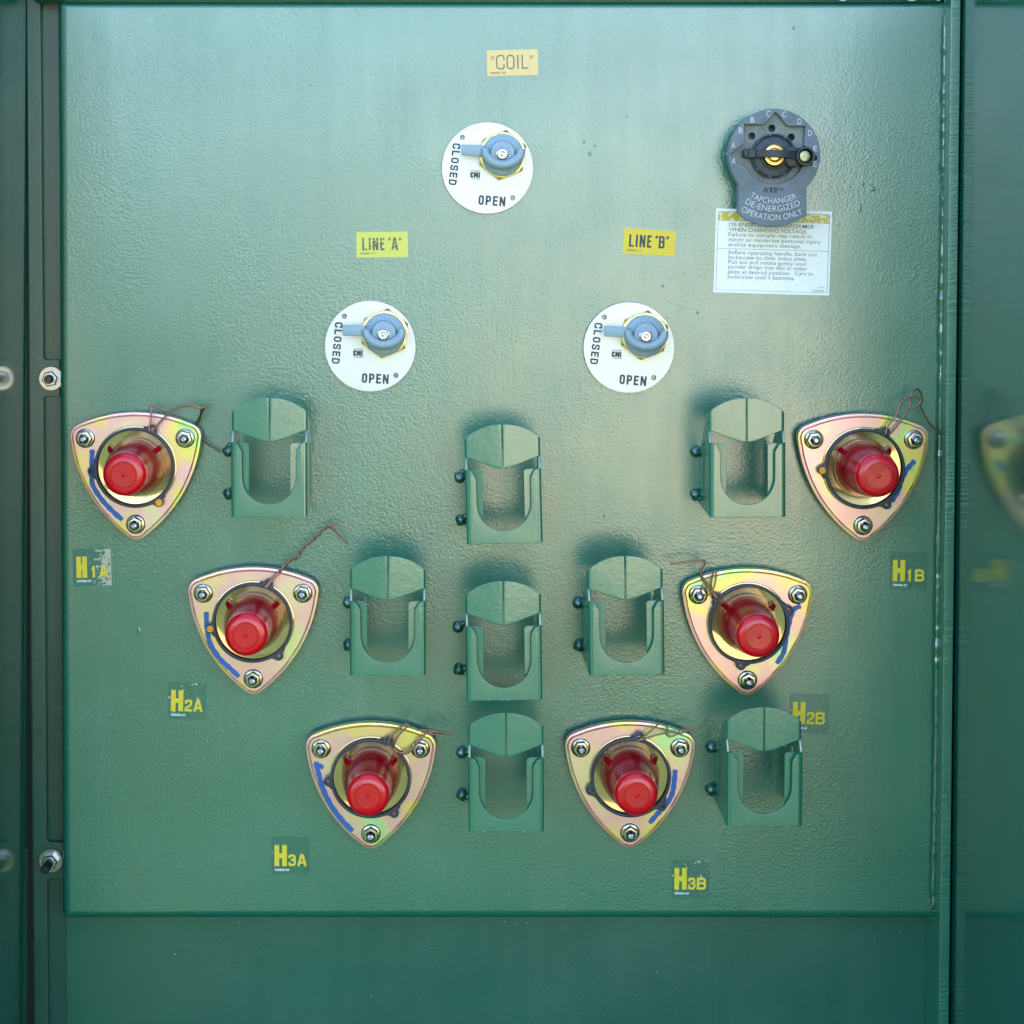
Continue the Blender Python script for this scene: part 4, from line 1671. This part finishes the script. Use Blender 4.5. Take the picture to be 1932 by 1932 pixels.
def lock_ring(e, base_deg, plug):
    """black ring with three eyelets; plug = index of the eyelet stopped with an orange plug"""
    s = sc_at(HP)
    angs = [R(base_deg + 120 * k) for k in range(3)]
    n = 120
    outer = []
    for i in range(n):
        a = 2 * math.pi * i / n
        r = 76.0
        for b in angs:
            d = (a - b + math.pi) % (2 * math.pi) - math.pi
            x = d * 80
            if abs(x) < 9.5:
                r = max(r, 80.5 + math.sqrt(max(0, 9.5 ** 2 - x * x)) - 1)
            elif abs(x) < 17:
                r = max(r, 76 + 4.5 * (1 - (abs(x) - 9.5) / 7.5) ** 2)
        outer.append((r * math.cos(a), r * math.sin(a)))
    loops = [outer, circ(0, 0, 70.3, 96)]
    for b in angs:
        loops.append(circ(80.5 * math.cos(b), 80.5 * math.sin(b), 3.6, 16))
    hr = HP + 0.0085
    bmr = plate([[(x * s, z * s) for x, z in lp] for lp in loops], hr - 0.0035, hr, 0.0008)
    o = wn(obj('lock_ring', bmr, M_BLACK, e, ang=50))
    # short spring legs hold the ring off the plate
    for b in angs:
        bm = bmesh.new()
        lathe(bm, [(4.8 * s, HP), (4.8 * s, hr - 0.0036)], 14, 75.5 * s * math.cos(b + 0.16), 75.5 * s * math.sin(b + 0.16))
        obj('ring_leg', bm, M_BLACK, o)
    if plug is not None:
        b = angs[plug]
        bm = bmesh.new()
        lathe(bm, [(3.3 * s, HP + 0.001), (3.3 * s, hr), (6.8 * s, hr + 0.0002), (6.6 * s, hr + 0.0009), (5.5 * s, hr + 0.0013)], 24, 80.5 * s * math.cos(b), 80.5 * s * math.sin(b))
        obj('orange_plug', bm, M_ORANGE, o)


def marker(e, pts):
    o = e.location
    q = [P(u, v, HP) for u, v in pts]
    bm = ribbon([(p.x - o.x, p.z - o.z) for p in q], 9.5 * S0, HP + 0.00025)
    obj('marker_stroke', bm, M_INKBLUE, e, smooth=False)


M_RELIEF = simple('raised_red_lettering', (0.50, 0.015, 0.025), 0.35)
bs = bushing_base()
BUSH = [  # centre, ring angle, plug, label, marker stroke
    ((255.7, 880.7), 65, 2, 'red-capped bushing with iridescent flange above the H1A sticker',
     [(174, 848), (173.5, 880), (174, 912), (190, 940), (210, 962), (231, 981)]),
    ((477.7, 1172.7), 68, 1, 'red-capped bushing with iridescent flange beside the H2A sticker',
     [(389, 1154), (391, 1188), (397, 1215), (415, 1243), (433, 1260), (451, 1277)]),
    ((699.7, 1465.5), 64, None, 'red-capped bushing with iridescent flange beside the H3A sticker',
     [(597, 1444), (603, 1466), (612, 1494), (626, 1521), (646, 1548), (666, 1568)]),
    ((1628.8, 883.1), 62, 1, 'red-capped bushing with iridescent flange above the H1B sticker',
     [(1726, 869), (1711, 886), (1701, 906), (1695, 925), (1682, 947)]),
    ((1410.7, 1175.3), 20, None, 'red-capped bushing with iridescent flange above the H2B sticker',
     [(1511, 1143), (1497, 1151), (1489, 1175), (1483, 1205), (1478, 1232), (1465, 1252)]),
    ((1188.9, 1463.8), 78, None, 'red-capped bushing with iridescent flange above the H3B sticker',
     [(1274, 1452), (1272, 1475), (1268, 1498), (1255, 1520), (1240, 1536), (1225, 1553)]),
]
bush_objs = []
for i, (c, ra, plug, lab, mk) in enumerate(BUSH):
    o = bs if i == 0 else copy_tree(bs)
    bush_objs.append(o)
for o, (c, ra, plug, lab, mk) in zip(bush_objs, BUSH):
    p = P(c[0], c[1], HP)
    o.location = (p.x, 0, p.z)
    tag(o, lab, 'bushing', 'red-capped bushings on the tank')
    for ch in o.children:
        if ch.name.startswith('dust_cap'):
            for g in ch.children:
                if g.name.startswith('cap_lettering'):
                    g.rotation_euler = (0, R((20, 200, 75, 170, 110, 330)[bush_objs.index(o)]), 0)
    lock_ring(o, ra, plug)
    marker(o, mk)
hook = [P(u, v, HP) for u, v in ((592, 1440), (600, 1443), (610, 1449))]
o = bush_objs[2]
obj('marker_hook', ribbon([(p.x - o.location.x, p.z - o.location.z) for p in hook], 9 * S0, HP + 0.0003), M_INKBLUE, o, smooth=False)

# ------------------------------------------------------------------ copper seal wires
HW0 = HP + 0.010


def seal_wire(label, strands, rad=0.00100):
    """strands: lists of (u, v, height)"""
    allp = []
    first = P(*strands[0][0])
    bm = bmesh.new()
    for st in strands:
        pts = catmull([P(*q) - first for q in st], 6)
        pts = [p + Vector((noise.noise(p * 90 + first * 7), 0, noise.noise(p * 90 + Vector((4, 0, 0))))) * 0.0005 for p in pts]
        tube(bm, pts, rad, 8)
    o = obj('seal_wire', bm, M_COPPER, ang=60)
    o.location = first
    tag(o, label, 'wire', 'copper seal wires tied to the lock rings')


def conv(kx, u0, v0, pts, h0=HW0, h1=0.03):
    n = len(pts)
    return [(u0 + x / kx, v0 + y / kx, h0 + (h1 - h0) * i / max(n - 1, 1)) for i, (x, y) in enumerate(pts)]


def twist(kx, u0, v0, pts, amp=1.2, turns=9, h0=HW0, h1=0.03):
    """two strands twisted together along a path"""
    path = [Vector((u0 + x / kx, v0 + y / kx, 0)) for x, y in pts]
    cm = catmull(path, 10)
    A, B = [], []
    n = len(cm)
    for i, p in enumerate(cm):
        t = (cm[min(i + 1, n - 1)] - cm[max(i - 1, 0)]).normalized()
        nn = Vector((-t.y, t.x, 0))
        ph = 2 * math.pi * turns * i / n
        h = h0 + (h1 - h0) * i / n
        A.append((p.x + nn.x * amp * math.cos(ph), p.y + nn.y * amp * math.cos(ph), h + amp * S0 * math.sin(ph)))
        B.append((p.x - nn.x * amp * math.cos(ph), p.y - nn.y * amp * math.cos(ph), h - amp * S0 * math.sin(ph)))
    return A[::2], B[::2]


k5 = (5.12, 113.2, 735.8)
seal_wire('copper wire twisted into a sideways loop on the bushing above H1A', [
    conv(*k5, [(868, 400), (858, 365), (875, 300), (878, 220), (872, 160), (890, 152), (985, 190), (1080, 205), (1150, 165), (1230, 147), (1330, 168), (1390, 176), (1415, 140)], HW0, 0.028),
    conv(*k5, [(890, 405), (920, 360), (1000, 278), (1080, 205), (1120, 185), (1180, 155), (1250, 138), (1310, 150), (1360, 182), (1400, 150)], HW0, 0.028),
    conv(*k5, [(1405, 150), (1378, 205), (1355, 235), (1352, 280), (1318, 345), (1340, 420), (1400, 500), (1470, 545), (1555, 605)], 0.028, 0.008),
    conv(*k5, [(1392, 165), (1365, 185), (1362, 230), (1335, 290), (1310, 335)], 0.029, 0.012)])
kb = (2.926, 0, 660.4)
t1, t2 = twist(*kb, [(1540, 1228), (1575, 1188), (1608, 1155), (1642, 1145), (1660, 1110), (1690, 1075), (1730, 1045), (1752, 1022), (1790, 985), (1815, 972)], 1.5, 5, 0.028, 0.026)
seal_wire('long twisted copper wire rising to the right from the bushing beside H2A', [
    conv(*kb, [(1462, 1312), (1480, 1285), (1510, 1252), (1540, 1228)], HW0, 0.028), conv(*kb, [(1470, 1312), (1488, 1290), (1516, 1256), (1543, 1230)], HW0, 0.028), t1, t2,
    conv(*kb, [(1812, 973), (1845, 964), (1880, 954)], 0.026, 0.024), conv(*kb, [(1815, 975), (1842, 992), (1875, 1025), (1922, 1070)], 0.026, 0.020)])
kc = (2.926, 471.7, 1320.8)
seal_wire('copper wire tangled across the top right nut of the bushing beside H3A', [
    conv(*kc, [(762, 240), (775, 208), (830, 150), (862, 133), (876, 142), (850, 165), (818, 198), (795, 245), (812, 282), (850, 298), (895, 275), (915, 235), (950, 200), (990, 178), (1060, 182), (1122, 185)], HW0, 0.03),
    conv(*kc, [(758, 248), (800, 278), (850, 292), (900, 262), (912, 240), (945, 212), (972, 180), (1020, 188), (1045, 172), (1075, 188)], HW0, 0.03),
    conv(*kc, [(917, 165), (980, 168), (1030, 176), (1085, 182)], 0.033, 0.031)])
kd = (3.151, 1037.7, 1301.9)
seal_wire('short curled copper wire on the bushing above H3B', [
    conv(*kd, [(520, 305), (548, 285), (600, 240), (640, 208), (672, 202), (698, 222), (690, 255), (712, 275), (750, 265), (780, 238), (830, 242), (872, 236)], HW0, 0.03),
    conv(*kd, [(522, 300), (560, 292), (615, 272), (665, 258), (720, 245), (765, 255), (795, 250), (852, 226)], HW0, 0.031)])
ke = (2.926, 1271.7, 660.4)
seal_wire('copper wire knotted in a loop on the bushing above H1B', [
    conv(*ke, [(1168, 465), (1178, 425), (1200, 392), (1222, 366), (1238, 338), (1245, 302), (1288, 266), (1335, 256), (1362, 280), (1340, 305), (1298, 322)], HW0, 0.03),
    conv(*ke, [(1172, 470), (1190, 462), (1222, 430), (1270, 368), (1298, 322), (1304, 268), (1318, 228), (1345, 216), (1364, 240), (1368, 280), (1360, 305), (1385, 362), (1420, 415), (1482, 474)], HW0, 0.014)])
seal_wire('copper wire looped over the top left nut of the bushing above H2B', [
    conv(*ke, [(-20, 1181), (30, 1172), (80, 1167), (130, 1164), (162, 1163), (172, 1180), (152, 1205), (150, 1245), (172, 1290), (200, 1318), (198, 1345), (172, 1353), (150, 1338), (160, 1314), (185, 1312), (212, 1330), (238, 1365)], 0.030, HW0),
    conv(*ke, [(160, 1154), (163, 1185), (143, 1215), (158, 1256), (190, 1300), (215, 1340), (238, 1368)], 0.031, HW0),
    conv(*ke, [(234, 1372), (214, 1350), (204, 1295), (214, 1240), (228, 1218), (233, 1240), (224, 1300), (205, 1335)], HW0, 0.034)])
